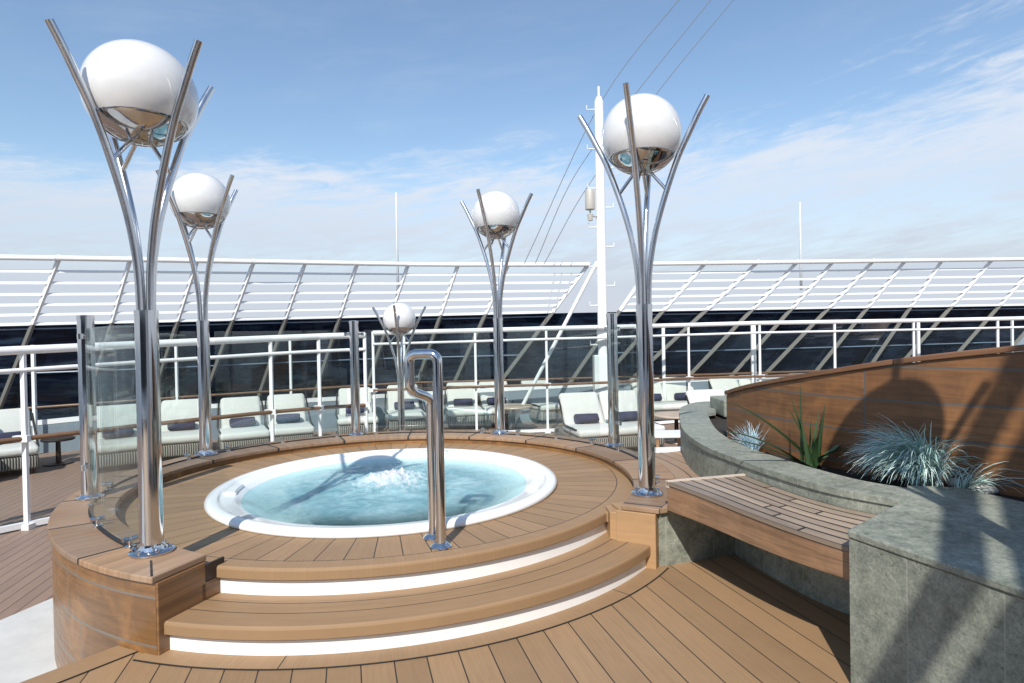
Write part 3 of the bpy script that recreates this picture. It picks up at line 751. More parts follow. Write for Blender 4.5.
for i, p in enumerate(fr):
    t = (fr[min(i + 1, len(fr) - 1)] - fr[max(i - 1, 0)]).normalized(); nrm = Vector((-t.y, t.x, 0))
    if nrm.dot(bk[i] - p) < 0: nrm = -nrm
    a = p + nrm * .006; b = p + nrm * .045
    zb = .405 + .04 * i / (len(fr) - 1)
    secs.append([Vector((a.x, a.y, zb)), Vector((b.x, b.y, zb)), Vector((b.x, b.y, SZ - .026)), Vector((a.x, a.y, SZ - .026))])
# girth uv: flip so that v runs with height
strip(bm, secs); 
obj('front_skirt', bm, M['skirt'], be, world=True, bevel=.004)
bm = BM(); a, b = fr[0], bk[0]; bar(bm, a.lerp(b, .0) + Vector((.004, -.004, SZ - .017)), b + Vector((0.004, -.004, SZ - .017)), .036, .046); obj('end_board', bm, mat_simple('pale_end_board', (.60, .50, .40), .6, var=.2), be, world=True)
bm = BM(); bar(bm, fr[0] + Vector((.05, .02, .505)), bk[0] + Vector((0, .02, .505)), .03, .12); obj('end_skirt', bm, M['teak_c'], be, world=True)

# planter: stone wall + block as one masonry thing
PZ = .70
pw = empty('stone_planter', (2.0, 3.5, 0)); tag(pw, 'grey green stone planter with curved coping behind the bench and square block', 'planter')
bm = BM(); secs = []
inn_ = offset2(outer, .0)
for i, p in enumerate(outer):
    t = (outer[min(i + 1, len(outer) - 1)] - outer[max(i - 1, 0)]).normalized(); nrm = Vector((-t.y, t.x, 0))     # left of travel = planter side
    wdt = .30 if i > 20 else .40
    a = p; b = p + nrm * wdt
    secs.append([Vector((a.x, a.y, PZ - .04)), Vector((a.x, a.y, PZ)), Vector((b.x, b.y, PZ)), Vector((b.x, b.y, PZ - .04))])
    if nrm.x < 0 and i == 40: pass
strip(bm, secs); obj('coping', bm, M['stone'], pw, world=True, bevel=.008)
bm = BM(); secs = []
for i, p in enumerate(outer):
    t = (outer[min(i + 1, len(outer) - 1)] - outer[max(i - 1, 0)]).normalized(); nrm = Vector((-t.y, t.x, 0))
    a = p + nrm * .012; b = p + nrm * .30
    secs.append([Vector((a.x, a.y, LZ)), Vector((a.x, a.y, PZ - .041)), Vector((b.x, b.y, PZ - .041)), Vector((b.x, b.y, LZ))])
strip(bm, secs); obj('curved_wall', bm, M['stone'], pw, world=True)
blk = [(1.495, 2.735), (1.75, 2.06), (1.70, 1.88), (1.60, 1.25), (2.95, 1.3), (2.80, 2.6), (2.60, 3.10), (2.50, 3.42), (2.25, 3.44), (2.03, 3.17)]
blk_top = [(1.488, 2.738), (1.744, 2.052), (1.693, 1.88), (1.592, 1.242), (2.96, 1.29), (2.81, 2.6), (2.61, 3.11), (2.51, 3.43), (2.25, 3.50), (2.02, 3.18)]
def uvprism(bm, pts, z0, z1):
    L = bm.loops.layers.uv.verify(); n = len(pts); d = 0
    for k in range(n):
        a, b = pts[k], pts[(k + 1) % n]; l = math.hypot(b[0] - a[0], b[1] - a[1])
        uvquad(bm, L, [(*a, z0), (*b, z0), (*b, z1), (*a, z1)], [(d, z0), (d + l, z0), (d + l, z1), (d, z1)]); d += l
    f_ = bm.faces.new([bm.verts.new((*p, z1)) for p in pts])
    for lp_ in f_.loops: lp_[L].uv = (.18, .18)
    bmesh.ops.remove_doubles(bm, verts=bm.verts, dist=1e-5)
bm = BM(); uvprism(bm, blk, 0, PZ - .037); obj('block', bm, M['stone'], pw, world=True)
bm = BM(); prism(bm, blk_top, PZ - .035, PZ + .001); L = bm.loops.layers.uv.verify()
for f_ in bm.faces:
    for lp_ in f_.loops: lp_[L].uv = (.18, .18)
obj('block_slab', bm, M['stone'], pw, world=True, bevel=.008)
bm = BM(); prism(bm, [(1.95, 6.9), (2.05, 5.0), (2.0, 4.2), (2.15, 3.7), (2.4, 3.2), (2.6, 2.2), (3.4, 2.0), (3.6, 4), (2.8, 6.9), (2.5, 7.6)], .3, .62)
obj('soil', bm, M['soil'], pw, world=True)
bm = BM(); rbox(bm, (2.62, 7.05, .74), (.55, .5, .2), .02); tag(obj('stone_end_block', bm, M['stone']), 'small pale stone block on the coping at the far tip of the planter', 'stone block')

# curved timber wall
WL = [(1.955, 5.60, 1.02), (2.00, 5.25, 1.10), (2.08, 4.85, 1.18), (2.257, 4.325, 1.285), (2.52, 3.92, 1.375), (2.90, 3.50, 1.455), (3.22, 2.95, 1.54), (3.35, 2.3, 1.62), (3.30, 1.6, 1.7)]
W3 = smoothpts([Vector(p) for p in WL], 8)
tw = empty('curved_timber_wall', (2.4, 4.1, .6)); tag(tw, 'curved dark teak wall with a sloping top behind the planter plants', 'wall')
bm = BM(); L = bm.loops.layers.uv.verify(); d = 0
nl = []
for i, p in enumerate(W3):
    t = (W3[min(i + 1, len(W3) - 1)] - W3[max(i - 1, 0)]); t.z = 0; t.normalize(); nl.append(Vector((-t.y, t.x, 0)))
if nl[20].x < 0: nl = [-q for q in nl]
for i in range(len(W3) - 1):
    a, b = W3[i], W3[i + 1]; l = (Vector((b.x, b.y)) - Vector((a.x, a.y))).length
    uvquad(bm, L, [(a.x, a.y, .5), (b.x, b.y, .5), b, a], [(d, .5), (d + l, .5), (d + l, b.z), (d, a.z)])
    A, B = a + nl[i] * .1, b + nl[i + 1] * .1
    uvquad(bm, L, [(A.x, A.y, LZ), (B.x, B.y, LZ), B, A], [(d, 0), (d + l, 0), (d + l, b.z), (d, a.z)]); d += l
a = W3[0]; A = a + nl[0] * .1; uvquad(bm, L, [(a.x, a.y, .3), (A.x, A.y, .3), A, a], [(0, .3), (.1, .3), (.1, 1.0), (0, 1.0)])
obj('panelling', bm, M['wall_wood'], tw, world=True)
bm = BM(); secs = []
for p, q in zip(W3, nl):
    a = p - q * .02; b = p + q * .125
    secs.append([a + Vector((0, 0, .002)), a + Vector((0, 0, .038)), b + Vector((0, 0, .038)), b + Vector((0, 0, .002))])
strip(bm, secs); obj('cap_rail', bm, M['wall_cap'], tw, world=True, bevel=.006)

# ------------------------------------------------------------------ plants
def blade(bm, p, az, lean, length, w, seg=6, droop=1.2, fold=.25, tw=0.):
    d = Vector((math.cos(az), math.sin(az), 0)); side = Vector((-d.y, d.x, 0)); pos = Vector(p); th = lean; prev = None
    for k in range(seg + 1):
        t = k / seg; ww = w * (1 - t) ** .7 * (1 if t > 0 else .8) + .0004
        s_ = side * math.cos(tw * t) + Vector((0, 0, 1)) * math.sin(tw * t)
        dirv = d * math.sin(th) + Vector((0, 0, math.cos(th)))
        up = dirv.cross(s_).normalized()
        row = [bm.verts.new(pos - s_ * ww), bm.verts.new(pos - up * ww * fold), bm.verts.new(pos + s_ * ww)]
        if prev:
            bm.faces.new((prev[0], prev[1], row[1], row[0])); bm.faces.new((prev[1], prev[2], row[2], row[1]))
        prev = row; pos = pos + dirv * (length / seg); th += droop * (.35 + t) / seg
def tuft(name, c, n, L0, L1, w, bias, mat, label, droop=(1., 2.2), lean=(.05, 1.1), rx=.05, shell=None, cat='plant'):
    bm = BM()
    for i in range(n):
        az = random.gauss(bias[0], bias[1]) if random.random() < bias[2] else random.uniform(0, 2 * math.pi)
        a2 = random.uniform(0, 2 * math.pi); rr = rx * math.sqrt(random.random())
        p = (rr * math.cos(a2), rr * math.sin(a2), 0)
        blade(bm, p, az, random.uniform(*lean), random.uniform(L0, L1), w * random.uniform(.6, 1.2), 7, random.uniform(*droop), .3, random.uniform(-.6, .6))
    o = obj(name, bm, mat); o.location = c; return tag(o, label, cat)
cfe = Vector((2.45, 3.80, .62))
tuft('blue_fescue', cfe + Vector((.10, 0, 0)), 1300, .26, .54, .0048, (math.pi * 1.04, .75, .84), M['fescue'], 'large mound of silvery blue ornamental grass leaning left in front of the timber wall', droop=(1.6, 3.0), lean=(.05, .75), rx=.07)
o = tuft('blue_fescue', cfe + Vector((.24, -.14, 0)), 90, .2, .42, .0042, (-.25, .6, .9), M['fescue'], 'sparse tuft of pale arching grass blades right of the large grass mound', droop=(1.4, 2.4), lean=(.4, 1.2), rx=.05)
tuft('small_blue_grass', (1.93, 4.95, .63), 150, .12, .27, .0036, (math.pi, 1., .3), M['fescue_blue'], 'small spiky tuft of pale blue grass at the left of the planter', droop=(.2, 1.), lean=(.05, 1.0), rx=.05)
bm = BM(); random.seed(21)
base = Vector((0, 0, 0))
for az, le, ln, dr in ((math.pi * .98, .02, .47, -.02), (math.pi, .22, .42, .15), (0.1, .10, .36, .1), (.2, .16, .32, .05), (3.0, .28, .36, .3), (-.3, .05, .30, .05), (math.pi * 1.05, .75, .56, .55), (math.pi * 1.1, 1.05, .50, .5), (2.8, .9, .42, .9), (.0, .7, .30, .9), (.4, 1.0, .28, .6), (-1.9, .45, .26, .7), (3.4, .1, .30, .2), (-.8, .8, .25, .8)):
    p0 = base + Vector((random.uniform(-.05, .05), random.uniform(-.04, .04), 0))
    blade(bm, p0, az, le, ln * (1.12 if le > .6 else 1), .019, 9, dr, .6, random.uniform(-.9, .9))
al = obj('aloe', bm, M['aloe']); al.location = (2.10, 4.32, .62); al.scale = (1.45, 1.45, 1.3); tag(al, 'dark green strap leaved succulent with upright and sprawling leaves, left of the grass mound', 'plant')
random.seed(5)
for i, (px, py, s_) in enumerate(((958, 484, .05), (976, 488, .045), (990, 490, .035))):
    bm = BM(); bmesh.ops.create_icosphere(bm, subdivisions=3, radius=1, matrix=Matrix.Diagonal((s_ * 1.3, s_, s_ * .7, 1)))
    for v in bm.verts: v.co *= 1 + .12 * mn.noise(v.co * 30 + Vector((i * 3, 0, 0)))
    o = obj('pebble', bm, M['pebble'], smooth=True); o.location = on(px, py, .64); o.location.z = .62 + s_ * .55
    tag(o, ('white rounded pebble on the soil, leftmost of three beside the grass', 'white rounded pebble on the soil, middle of three beside the grass', 'white rounded pebble on the soil, rightmost of three beside the grass')[i], 'pebble', 'white pebbles in the planter')

# ================================================================== RAILINGS
def railing(pxs, label, z_top_off=0., foot=True):
    """pxs: list (x, y_handrail_mid, y_top) ; wood handrail is 1.0 m over the lower deck"""
    pts = []
    for x, ym, yt in pxs:
        p = on(x, ym, .57); q = at(x, yt, p.y); pts.append((Vector((p.x, p.y, 0)), q.z))
    root = empty('glass_railing', (pts[0][0].x, pts[0][0].y, LZ)); tag(root, label, 'railing', 'white railings between tub and loungers')
    for (p, zt) in pts:
        bm = BM(); bar(bm, (p.x, p.y, LZ), (p.x, p.y, zt + .03), .046, .04); box(bm, (p.x, p.y, LZ + .03), (.12, .12, .06)); o = obj('post', bm, M['white'], root, world=True)
        bm = BM(); box(bm, (p.x, p.y - .045, .57), (.16, .06, .07)); obj('rail_bracket', bm, M['white'], o, world=False); bpy.data.objects[o.children[0].name].location = (0, 0, 0)
    T = BM(); T2 = BM(); W = BM(); F = BM()
    for (p, a), (q, b) in zip(pts, pts[1:]):
        tube(T, [Vector((p.x, p.y, a)), Vector((q.x, q.y, b))], .048, 14); tube(T2, [Vector((p.x, p.y - .02, a - .22)), Vector((q.x, q.y - .02, b - .22))], .026, 10)
        tube(W, [Vector((p.x, p.y - .07, .57)), Vector((q.x, q.y - .07, .57))], .028, 10); bar(F, (p.x, p.y, LZ + .05), (q.x, q.y, LZ + .05), .05, .06)
    obj('top_rail', T, M['white'], root, smooth=True, autos=50, world=True); obj('glazing_rail', T2, M['white'], root, smooth=True, autos=50, world=True)
    obj('wooden_handrail', W, M['hr'], root, smooth=True, autos=50, world=True); obj('base_rail', F, M['white'], root, world=True)
    for (p, a), (q, b) in zip(pts, pts[1:]):
        d = (q - p).normalized(); P0, P1 = p + d * .05, q - d * .05; nz = Vector((-d.y, d.x, 0)) * .005; z0 = LZ + .10
        bm = BM(); vs = [bm.verts.new(v) for v in (P0 - nz + Vector((0, 0, z0)), P1 - nz + Vector((0, 0, z0)), P1 - nz + Vector((0, 0, b - .245)), P0 - nz + Vector((0, 0, a - .245)), P0 + nz + Vector((0, 0, z0)), P1 + nz + Vector((0, 0, z0)), P1 + nz + Vector((0, 0, b - .245)), P0 + nz + Vector((0, 0, a - .245)))]
        for idx in ((0, 1, 2, 3), (7, 6, 5, 4), (0, 4, 5, 1), (1, 5, 6, 2), (2, 6, 7, 3), (3, 7, 4, 0)): bm.faces.new([vs[k] for k in idx])
        obj('glass_pane', bm, M['glass_rail'], root, world=True)
    return root
railing([(-230, 470, 362), (-95, 452, 356), (25, 438, 350), (150, 424, 344), (272, 411.5, 338.5), (320, 407.5, 336.5), (366, 404.5, 335)], 'white glass railing with wooden handrail, left run in front of loungers')
railing([(374, 390, 333), (476, 386.5, 330.5), (547, 384.5, 328.5), (612, 382, 327), (689, 378, 325), (760, 376, 323), (835, 373.5, 321.8), (914, 371, 320.5), (998, 368.5, 318.8), (1080, 366, 317)], 'white glass railing with wooden handrail, right run past the mast')

# ================================================================== WINDSCREEN (back)
ws_pts = [(-120, 11.4), (30, 11.7), (130, 12.2), (205, 12.7), (300, 13.6), (400, 14.4), (500, 14.5), (600, 14.7), (700, 14.9), (800, 15.4), (900, 16.1), (1000, 16.9), (1100, 17.8)]
def wsY(x):
    for (a, u), (b, v) in zip(ws_pts, ws_pts[1:]):
        if a <= x <= b: return u + (v - u) * (x - a) / (b - a)
    return ws_pts[0][1] if x < ws_pts[0][0] else ws_pts[-1][1]
def ytop(x): return 257.5 + 7.5 * min(1, max(0, x) / 430) if x < 620 else 264.5 - 5.0 * max(0, (x - 620)) / 404
def yglass(x): return 324.5 - 13.5 * x / 590 if x < 620 else 310.5 - 6 * (x - 620) / 404
# ribs: (x at slat top, x at glass top)
ribsL = [(-85, -112), (-15, -40), (59, 33), (130, 112), (197, 178), (253.5, 233), (305, 286), (357, 340), (408, 391), (458, 441), (508, 486), (588, 553)]
ribsR = [(652, 620), (705, 664), (757, 707), (797, 753), (833, 792), (873, 829), (905, 868), (942, 911), (992, 952), (1040, 1000), (1090, 1050)]
def windscreen(ribs, label, first_free=False):
    root_p = at(ribs[0][1], 385, wsY(ribs[0][1])); root = empty('windscreen', (root_p.x, root_p.y, LZ)); tag(root, label, 'windscreen', 'louvred windscreens along the ship side')
    tops, mids, bots = [], [], []
    for (xt, xg) in ribs:
        Yg_ = wsY(xg); Yt = Yg_ - .35
        T, G_ = at(xt, ytop(xt), Yt), at(xg, yglass(xg), Yg_)
        d = (T - G_) / (T.z - G_.z); B = G_ - d * (G_.z - LZ)
        if B.y > Yg_ + 1: B.y = Yg_ + 1
        bm = BM(); bar(bm, B, G_, .052, .09); obj('lower_strut', bm, M['alu'], root, world=True)  # lower part of the rib, coloured as if dimmed by the tinted glass
        bm = BM(); bar(bm, G_, T + d * .05, .045, .08)
        obj('rib', bm, M['white'], root, world=True); tops.append(T); mids.append(G_); bots.append(B)
    for k in range(7):
        t = [0, .19, .365, .54, .70, .855, 1.0][k]
        bm = BM()
        for i in range(len(tops) - 1):
            a = tops[i].lerp(mids[i], t); b = tops[i + 1].lerp(mids[i + 1], t)
            fwd = Vector((0, -.07, 0))
            if k == 0: tube(bm, [a + fwd, b + fwd], .05, 12)
            else:
                d = (b - a).normalized(); up = Vector((0, 0, 1)); back = d.cross(up).normalized()
                if back.y < 0: back = -back
                # tilted blade slat
                c1, c2 = -back * .02 + up * -.006, back * .02 + up * .006; th = up * .021 + Vector((0, 0, 0))
                vs = [bm.verts.new(p) for p in (a + c1 - th, a + c2 - th, a + c2 + th, a + c1 + th, b + c1 - th, b + c2 - th, b + c2 + th, b + c1 + th)]
                for idx in ((0, 1, 2, 3), (7, 6, 5, 4), (0, 4, 5, 1), (1, 5, 6, 2), (2, 6, 7, 3), (3, 7, 4, 0)): bm.faces.new([vs[q] for q in idx])
        obj('slat', bm, M['white'], root, world=True, smooth=(k == 0), autos=50)
    for i in range(len(tops) - 1):
        o_ = Vector((0, .12, 0))
        a, b = mids[i] + o_ + Vector((0, 0, -.03)), mids[i + 1] + o_ + Vector((0, 0, -.03)); c, d = bots[i] + o_, bots[i + 1] + o_
        bm = BM(); th = Vector((0, .012, 0)); vs = [bm.verts.new(p) for p in (c, d, b, a, c + th, d + th, b + th, a + th)]
        for idx in ((0, 1, 2, 3), (7, 6, 5, 4), (0, 4, 5, 1), (1, 5, 6, 2), (2, 6, 7, 3), (3, 7, 4, 0)): bm.faces.new([vs[q] for q in idx])
        obj('tinted_pane', bm, M['dark_glass'], root, world=True)
    for t in (.04, .40):
        bm = BM()
        P3 = [mids[i].lerp(bots[i], t) + Vector((0, .09, 0)) for i in range(len(mids))]
        tube(bm, P3, .016, 6); obj('glazing_bar', bm, M['gb'], root, world=True)
    return tops, mids, bots
TL = windscreen(ribsL, 'white louvred windscreen over dark tinted glass, long run left of the mast')
TR = windscreen(ribsR, 'white louvred windscreen over dark tinted glass, run right of the mast')
# the dark glazing between the two louvred runs
a, b, c, d = TL[1][-1], TR[1][0], TR[2][0], TL[2][-1]
ctr = (a + c) / 2; gz = empty('glazed_gap_panel', (ctr.x, ctr.y, LZ)); tag(gz, 'dark tinted glass panel behind the foot of the mast between the two louvred runs', 'glass panel')
bm = BM(); o_ = Vector((0, .12, -.03)); th = Vector((0, .012, 0)); vs = [bm.verts.new(p) for p in (d + o_, c + o_, b + o_, a + o_, d + o_ + th, c + o_ + th, b + o_ + th, a + o_ + th)]
for idx in ((0, 1, 2, 3), (7, 6, 5, 4), (0, 4, 5, 1), (1, 5, 6, 2), (2, 6, 7, 3), (3, 7, 4, 0)): bm.faces.new([vs[q] for q in idx])
obj('tinted_pane', bm, M['dark_glass'], gz, world=True)
# bulwark with white cap, and handrail with short stanchions in front of the windscreen
bw = empty('bulwark', at(300, 420, 12.2)); bw.location.z = LZ; tag(bw, 'low grey blue bulwark with white capping along the foot of the windscreen', 'bulwark')
bp = [(-200, 11.0), (-60, 11.1), (30, 11.3), (190, 12.3), (330, 13.4), (400, 14.0), (500, 14.2), (600, 14.4), (700, 14.6), (800, 15.0), (900, 15.7), (1010, 16.6), (1100, 17.4)]
def lin(T, x):
    for (a0, v0), (a1, v1) in zip(T, T[1:]):
        if a0 <= x <= a1: return v0 + (v1 - v0) * (x - a0) / (a1 - a0)
    return T[0][1] if x < T[0][0] else T[-1][1]
CAPY = [(-200, 444), (0, 426.5), (190, 407.5), (330, 399), (400, 395), (600, 384), (770, 376.5), (1000, 369), (1100, 366)]
HRY = [(-200, 430), (30, 408), (190, 396.5), (300, 389.5), (400, 383), (660, 376), (1000, 365), (1100, 362)]
bpt = [at(x, lin(CAPY, x), Y) for x, Y in bp]; hpt = [at(x, lin(HRY, x), Y - .12) for x, Y in bp]
bm = BM(); bm2 = BM()
for p, q in zip(bpt, bpt[1:]):
    vs = [bm.verts.new(v) for v in ((p.x, p.y, LZ), (q.x, q.y, LZ), (q.x, q.y, q.z - .04), (p.x, p.y, p.z - .04), (p.x, p.y + .06, LZ), (q.x, q.y + .06, LZ), (q.x, q.y + .06, q.z - .04), (p.x, p.y + .06, p.z - .04))]
    for idx in ((0, 1, 2, 3), (7, 6, 5, 4), (2, 6, 7, 3)): bm.faces.new([vs[k] for k in idx])
    bar(bm2, p + Vector((0, .02, 0)), q + Vector((0, .02, 0)), .055, .09)
obj('panel', bm, M['grey'], bw, world=True); obj('capping', bm2, M['white'], bw, world=True)
hr = empty('back_handrail', (hpt[2].x, hpt[2].y, LZ)); tag(hr, 'thin brown handrail on white stanchions close in front of the windscreen', 'handrail')
bm = BM(); tube(bm, hpt, .024, 10)
obj('wooden_rail', bm, M['hr'], hr, smooth=True, autos=50, world=True)
for (x, yb, w_) in ((33, 345, .055), (176, 342, .045), (290, 337, .045), (398, 333, .05), (404, 333, .05), (663, 325, .07), (753, 321, .11), (918, 319, .07), (1012, 317, .05)):
    Y = lin(bp, x) - .12; p = at(x, yb, Y); bm = BM(); bar(bm, (p.x, p.y, LZ), (p.x, p.y, p.z), w_, .05); obj('stanchion', bm, M['white'], hr, world=True)
TP = BM()
xs = [(-60, 347), (33, 345), (176, 342), (290, 337.5), (400, 334)]

# ================================================================== MAST, CABLES, ANTENNAS
MY = 13.2; mb = at(603.5, 383, MY); ms = empty('mast', (mb.x, mb.y, LZ)); tag(ms, 'tall white steel mast with side rungs standing behind the railing', 'mast')
zt_ = at(598, 97, MY).z; xb = at(598, 97, MY).x
bm = BM(); tube(bm, [Vector((mb.x, mb.y, LZ)), Vector((mb.x, mb.y, zt_ - .1)), Vector((mb.x, mb.y, zt_))], [.11, .095, .055], 20); tube(bm, [Vector((mb.x, mb.y, zt_)), Vector((mb.x, mb.y, zt_ + .22))], .028, 8)
obj('pole', bm, M['white'], ms, smooth=True, autos=50, world=True)
z = .95; s_ = 1
bm_pad = 0
while z < zt_ - .2:
    bm = BM(); tube(bm, [Vector((mb.x + s_ * .1, mb.y - .03, z)), Vector((mb.x + s_ * .27, mb.y - .03, z)), Vector((mb.x + s_ * .27, mb.y - .03, z + .09))], .014, 8)
    obj('rung', bm, M['white'], ms, smooth=True, autos=50, world=True); z += .42; s_ = -s_
bm = BM(); box(bm, (mb.x - .02, mb.y - .12, 1.55), (.24, .10, .3)); box(bm, (mb.x - .06, mb.y, .72), (.30, .32, .85)); obj('mast_foot', bm, M['white'], ms, world=True, bevel=.02)
fl = empty('floodlight', at(590, 200, MY - .1)); fl.scale = (.85, .85, .85); tag(fl, 'round grey floodlight clamped to the left side of the mast', 'floodlight')
bm = BM(); lathe(bm, [(0, -.24), (.12, -.24), (.125, -.22), (.125, .22), (.12, .24), (0, .24)], n=24); obj('housing', bm, M['floodglass'], fl, smooth=True, autos=40)
bm = BM(); tube(bm, [Vector((0, 0, -.22)), Vector((0, 0, -.40)), Vector((.26, .1, -.40))], .025, 8); lathe(bm, [(0, -.52), (.06, -.52), (.08, -.36), (0, -.36)], n=14); obj('bracket', bm, M['floodglass'], fl, smooth=True, autos=40)
st = empty('mast_stay', at(548, 383, MY)); tag(st, 'slanting white strut rising to the mast from the lower left', 'strut')
bm = BM(); A_, B_ = at(540, 372, MY), at(597, 262, MY); tube(bm, [A_ + (A_ - B_) * ((A_.z - LZ) / (B_.z - A_.z)), B_], .042, 10); obj('tube', bm, M['white'], st, smooth=True, autos=50, world=True)
for i, pts_ in enumerate((((690, -14), (604, 97), (524, 264)), ((722, -14), (640, 88), (575, 175), (535, 264)), ((745, -14), (664, 84), (588, 186), (544, 264)))):
    P3 = smoothpts([at(x, y, 13.6 + .1 * i - .8 * k / len(pts_)) for k, (x, y) in enumerate(pts_)], 8)
    d = P3[0] - P3[1]; P3 = [P3[0] + d * 30] + P3
    bm = BM(); tube(bm, P3, .0085, 6); tag(obj('wire_cable', bm, M['cable']), ('thin wire rigging cable, leftmost of three passing the mast top', 'thin wire rigging cable, middle of three passing the mast top', 'thin wire rigging cable, rightmost of three passing the mast top')[i], 'cable', 'rigging cables')
for x, y0, Y, lab in ((396, 192, 14.6, 'thin white whip antenna rising above the left windscreen'), (800, 202, 15.3, 'thin white whip antenna rising above the right windscreen')):
    a = at(x, y0, Y); bm = BM(); tube(bm, [Vector((a.x, a.y, 2.6)), Vector((a.x, a.y, a.z - .8)), a], [.035, .02, .01], 8); tag(obj('whip_antenna', bm, M['white'], smooth=True), lab, 'antenna')

# ================================================================== LOUNGERS
def make_lounger(wd, backs=1):
    root = empty('sun_lounger' if backs == 1 else 'double_daybed', (0, 0, 0))
    # local: -Y is the foot end (towards the viewer), origin at the middle of the foot end on the deck
    Ld = 1.35
    bm = BM(); rbox(bm, (0, Ld / 2 - .02, .20), (wd, Ld, .22), .04); obj('woven_base', bm, M['wicker'], root, smooth=True, autos=40)
    for sx in (-1, 1):
        for yy in (.12, Ld - .16):
            bm = BM(); box(bm, (sx * (wd / 2 - .08), yy, .05), (.05, .05, .10)); obj('leg', bm, M['darkmetal'], root)
    cw = wd / backs
    bm = BM(); rbox(bm, (0, .38, .375), (wd + .02, .86, .13), .055, 4); obj('seat_cushion', bm, M['cushion'], root, smooth=True, autos=50)
    rot = Matrix.Rotation(rad(-30), 3, 'X')
    for k in range(backs):
        x = (k - (backs - 1) / 2) * cw
        bm = BM(); rbox(bm, (x, .92, .655), (cw - (.09 if backs == 1 else .03), .14, .68), .065, 4, rot=rot); obj('back_cushion', bm, M['cushion'], root, smooth=True, autos=50)
    for sx in (-1, 1):
        bm = BM(); tube(bm, fillet([Vector((sx * wd / 2, .1, .42)), Vector((sx * (wd / 2 + .02), .72, .44)), Vector((sx * (wd / 2 - .02), 1.04, .86))], .1), .018, 8); obj('side_frame', bm, M['darkmetal'], root, smooth=True)
    return root
LGp = 'cushioned sun loungers behind the railing'
sl1 = make_lounger(.78); dbl = make_lounger(1.56, 2)
def roll_mesh():
    bm = BM(); pr = [(0, -.215), (.07, -.215), (.092, -.195), (.096, 0), (.092, .195), (.07, .215), (0, .215)]; lathe(bm, pr, n=16)
    for v in bm.verts: v.co = Vector((v.co.z, v.co.y * 1.0, v.co.x * .9)); v.co *= 1 + .05 * mn.noise(v.co * 25)
    return bm
roll0 = obj('rolled_towel', roll_mesh(), M['navy'], smooth=True, autos=50); used_roll = [False]
def place(kind, px, Y, lab, roll_labs, first, yaw=None):
    p = at(px, 400, Y); o = first[0] if not first[1] else copy_tree(first[0]); first[1] = True
    a = (rad(14) + max(0, (420 - px)) * rad(25) / 420) if yaw is None else yaw
    o.location = (p.x, p.y, LZ); o.rotation_euler.z = a; tag(o, lab, 'sun lounger' if kind == 1 else 'daybed', LGp if kind == 1 else 'double daybeds behind the railing')
    a += rad(random.uniform(-4, 4)); o.rotation_euler.z = a
    for k, rl in enumerate(roll_labs):
        xx = 0 if kind == 1 else (k - .5) * .78
        r = roll0 if not used_roll[0] else roll0.copy()
        if used_roll[0]: COL.objects.link(r)
        used_roll[0] = True
        loc_ = Matrix.Rotation(a, 4, 'Z') @ Vector((xx, .66, .535)); r.location = Vector((p.x, p.y, LZ)) + loc_; r.rotation_euler = (0, 0, a + rad(random.uniform(-9, 9)))
        tag(r, rl, 'rolled towel', 'navy rolled towels on the loungers')
s1 = [sl1, False]; s2 = [dbl, False]
singles = [(-50, 8.6, 'off the left edge, nearest', rad(40)), (5, 9.3, 'at the left edge of the view, left of the leftmost steel post', None), (118, 9.6, 'seen through the left curved glass, beside the nearest lamp pole', None), (178, 10.3, 'just right of the nearest lamp pole', None),
           (245, 10.6, 'right of the left rear lamp pole', None), (291, 11.0, 'crossed by the railing post, second right of the left rear lamp', None), (358, 12.2, 'right behind the globeless post at the back of the kerb', None), (407, 12.8, 'behind the small distant lamp, left of the grab rail', None),
           (466, 13.2, 'just right of the grab rail', None), (502, 13.4, 'behind the lamp directly behind the tub', None), (556, 13.9, 'in front of the glass, left of the mast', rad(24))]
for px, Y, lab, yaw in singles: place(1, px, Y, 'grey cushioned lounger ' + lab, ['rolled towel on lounger ' + lab.replace('off the left edge, nearest', 'off the left edge').replace(' of the view', '')], s1, yaw)
doubles = [(622, 10.3, 'in front of the mast foot, largest one'), (680, 13.6, 'behind the bench-side lamp, right of the mast'), (756, 10.4, 'left of the tip of the timber wall'), (765, 13.8, 'farther back, above the left part of the timber wall'), (846, 14.3, 'farthest right, peeking over the timber wall')]
for px, Y, lab in doubles: place(2, px, Y, 'pale two seat daybed ' + lab, ['rolled towel, left seat of daybed ' + lab, 'rolled towel, right seat of daybed ' + lab], s2, rad(12))

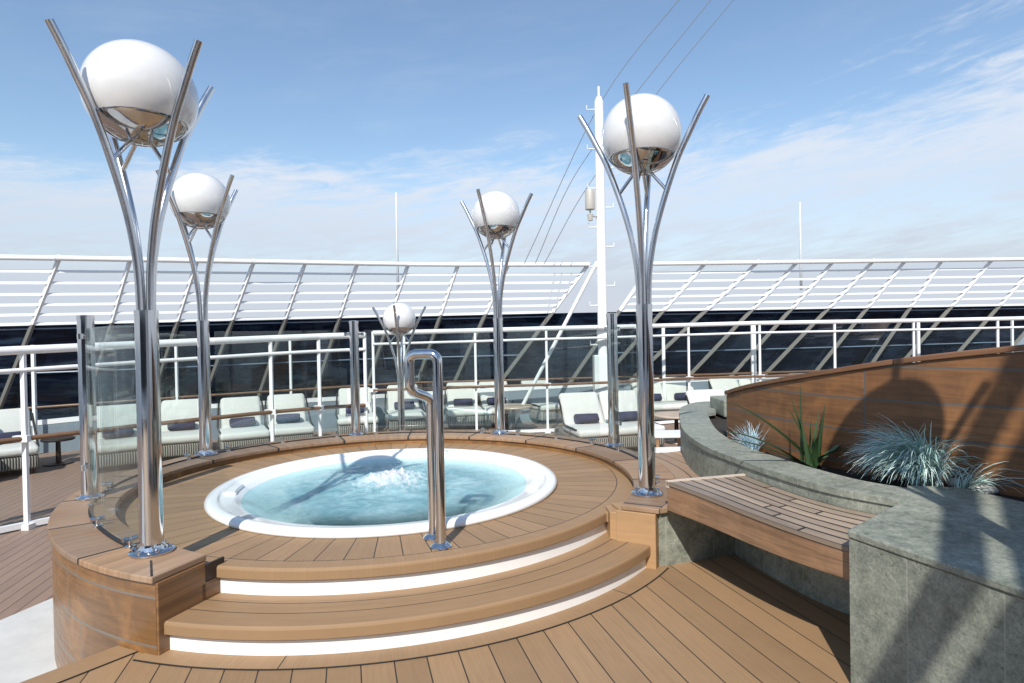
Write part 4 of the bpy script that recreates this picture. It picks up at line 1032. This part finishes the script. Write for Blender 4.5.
# tables
def table(px, Y, zt, r, lab, mat, rect=None):
    p = at(px, 400, Y); root = empty('side_table', (p.x, p.y, LZ)); tag(root, lab, 'table', 'tables among the loungers')
    bm = BM()
    if rect: rbox(bm, (0, 0, zt), (rect[0], rect[1], .05), .015, 2)
    else: lathe(bm, [(0, zt - .02), (r - .01, zt - .02), (r, zt - .01), (r, zt + .01), (r - .01, zt + .02), (0, zt + .02)], n=36)
    obj('table_top', bm, mat, root, smooth=not rect, autos=40)
    if rect:
        for sx in (-1, 1):
            for sy in (-1, 1): bm = BM(); box(bm, (sx * (rect[0] / 2 - .05), sy * (rect[1] / 2 - .05), zt / 2 - .012), (.05, .05, zt - .026)); obj('leg', bm, M['teak'], root)
    else:
        bm = BM(); lathe(bm, [(0, 0), (.22, 0), (.21, .02), (.04, .04), (.035, zt - .02), (0, zt - .02)], n=24); obj('pedestal', bm, M['darkmetal'], root, smooth=True, autos=40)
table(57, 10.3, .42, .24, 'small dark pedestal table right of the leftmost lounger', M['darkmetal'])
table(513, 13.0, .52, .42, 'round pale topped table right of the lamp directly behind the tub', M['tabletop'])
table(676, 11.3, .50, .42, 'round pale topped table left of the stone planter tip', M['tabletop'])
table(668, 9.7, .42, .3, 'low rectangular table with white top and brown legs behind the bench-side lamp', M['white'], rect=(.55, .5))

# ================================================================== unseen beam and panel added behind the camera to shade the stone block
cs = empty('slanted_canopy_frame', (-1.0, -.9, 0)); tag(cs, 'white slanted canopy frame standing behind the viewpoint', 'canopy frame')
SH = dict(p0=Vector((-1.0, -.88, 0)), p1=Vector((2.35, -1.0, 6.8)))
bm = BM(); bar(bm, SH['p0'], SH['p1'], .11, .11); obj('beam', bm, M['white'], cs, world=True)
bm = BM(); o_ = Vector((.19, 0, 0)); W_ = Vector((2.4, 0, 0)); th = Vector((0, -.05, 0)); a, b = SH['p0'] + o_, SH['p1'] + o_
vs = [bm.verts.new(p) for p in (a, a + W_, b + W_, b, a + th, a + W_ + th, b + W_ + th, b + th)]
for idx in ((0, 1, 2, 3), (7, 6, 5, 4), (0, 4, 5, 1), (1, 5, 6, 2), (2, 6, 7, 3), (3, 7, 4, 0)): bm.faces.new([vs[q] for q in idx])
obj('panel', bm, M['white'], cs, world=True)

# ship's deckhouse behind the viewpoint (reflected in the polished steel)
dh = empty('deckhouse', (0, -11, 0)); tag(dh, 'white deckhouse with dark window bands behind the viewpoint', 'deckhouse')
bm = BM(); box(bm, (0, -13, 2.6), (26, 4, 5.6)); obj('wall', bm, M['white'], dh, world=True)
for zc in (1.3, 3.9):
    bm = BM(); box(bm, (0, -10.98, zc), (24, .06, 2.1)); obj('window_band', bm, M['hull'], dh, world=True)
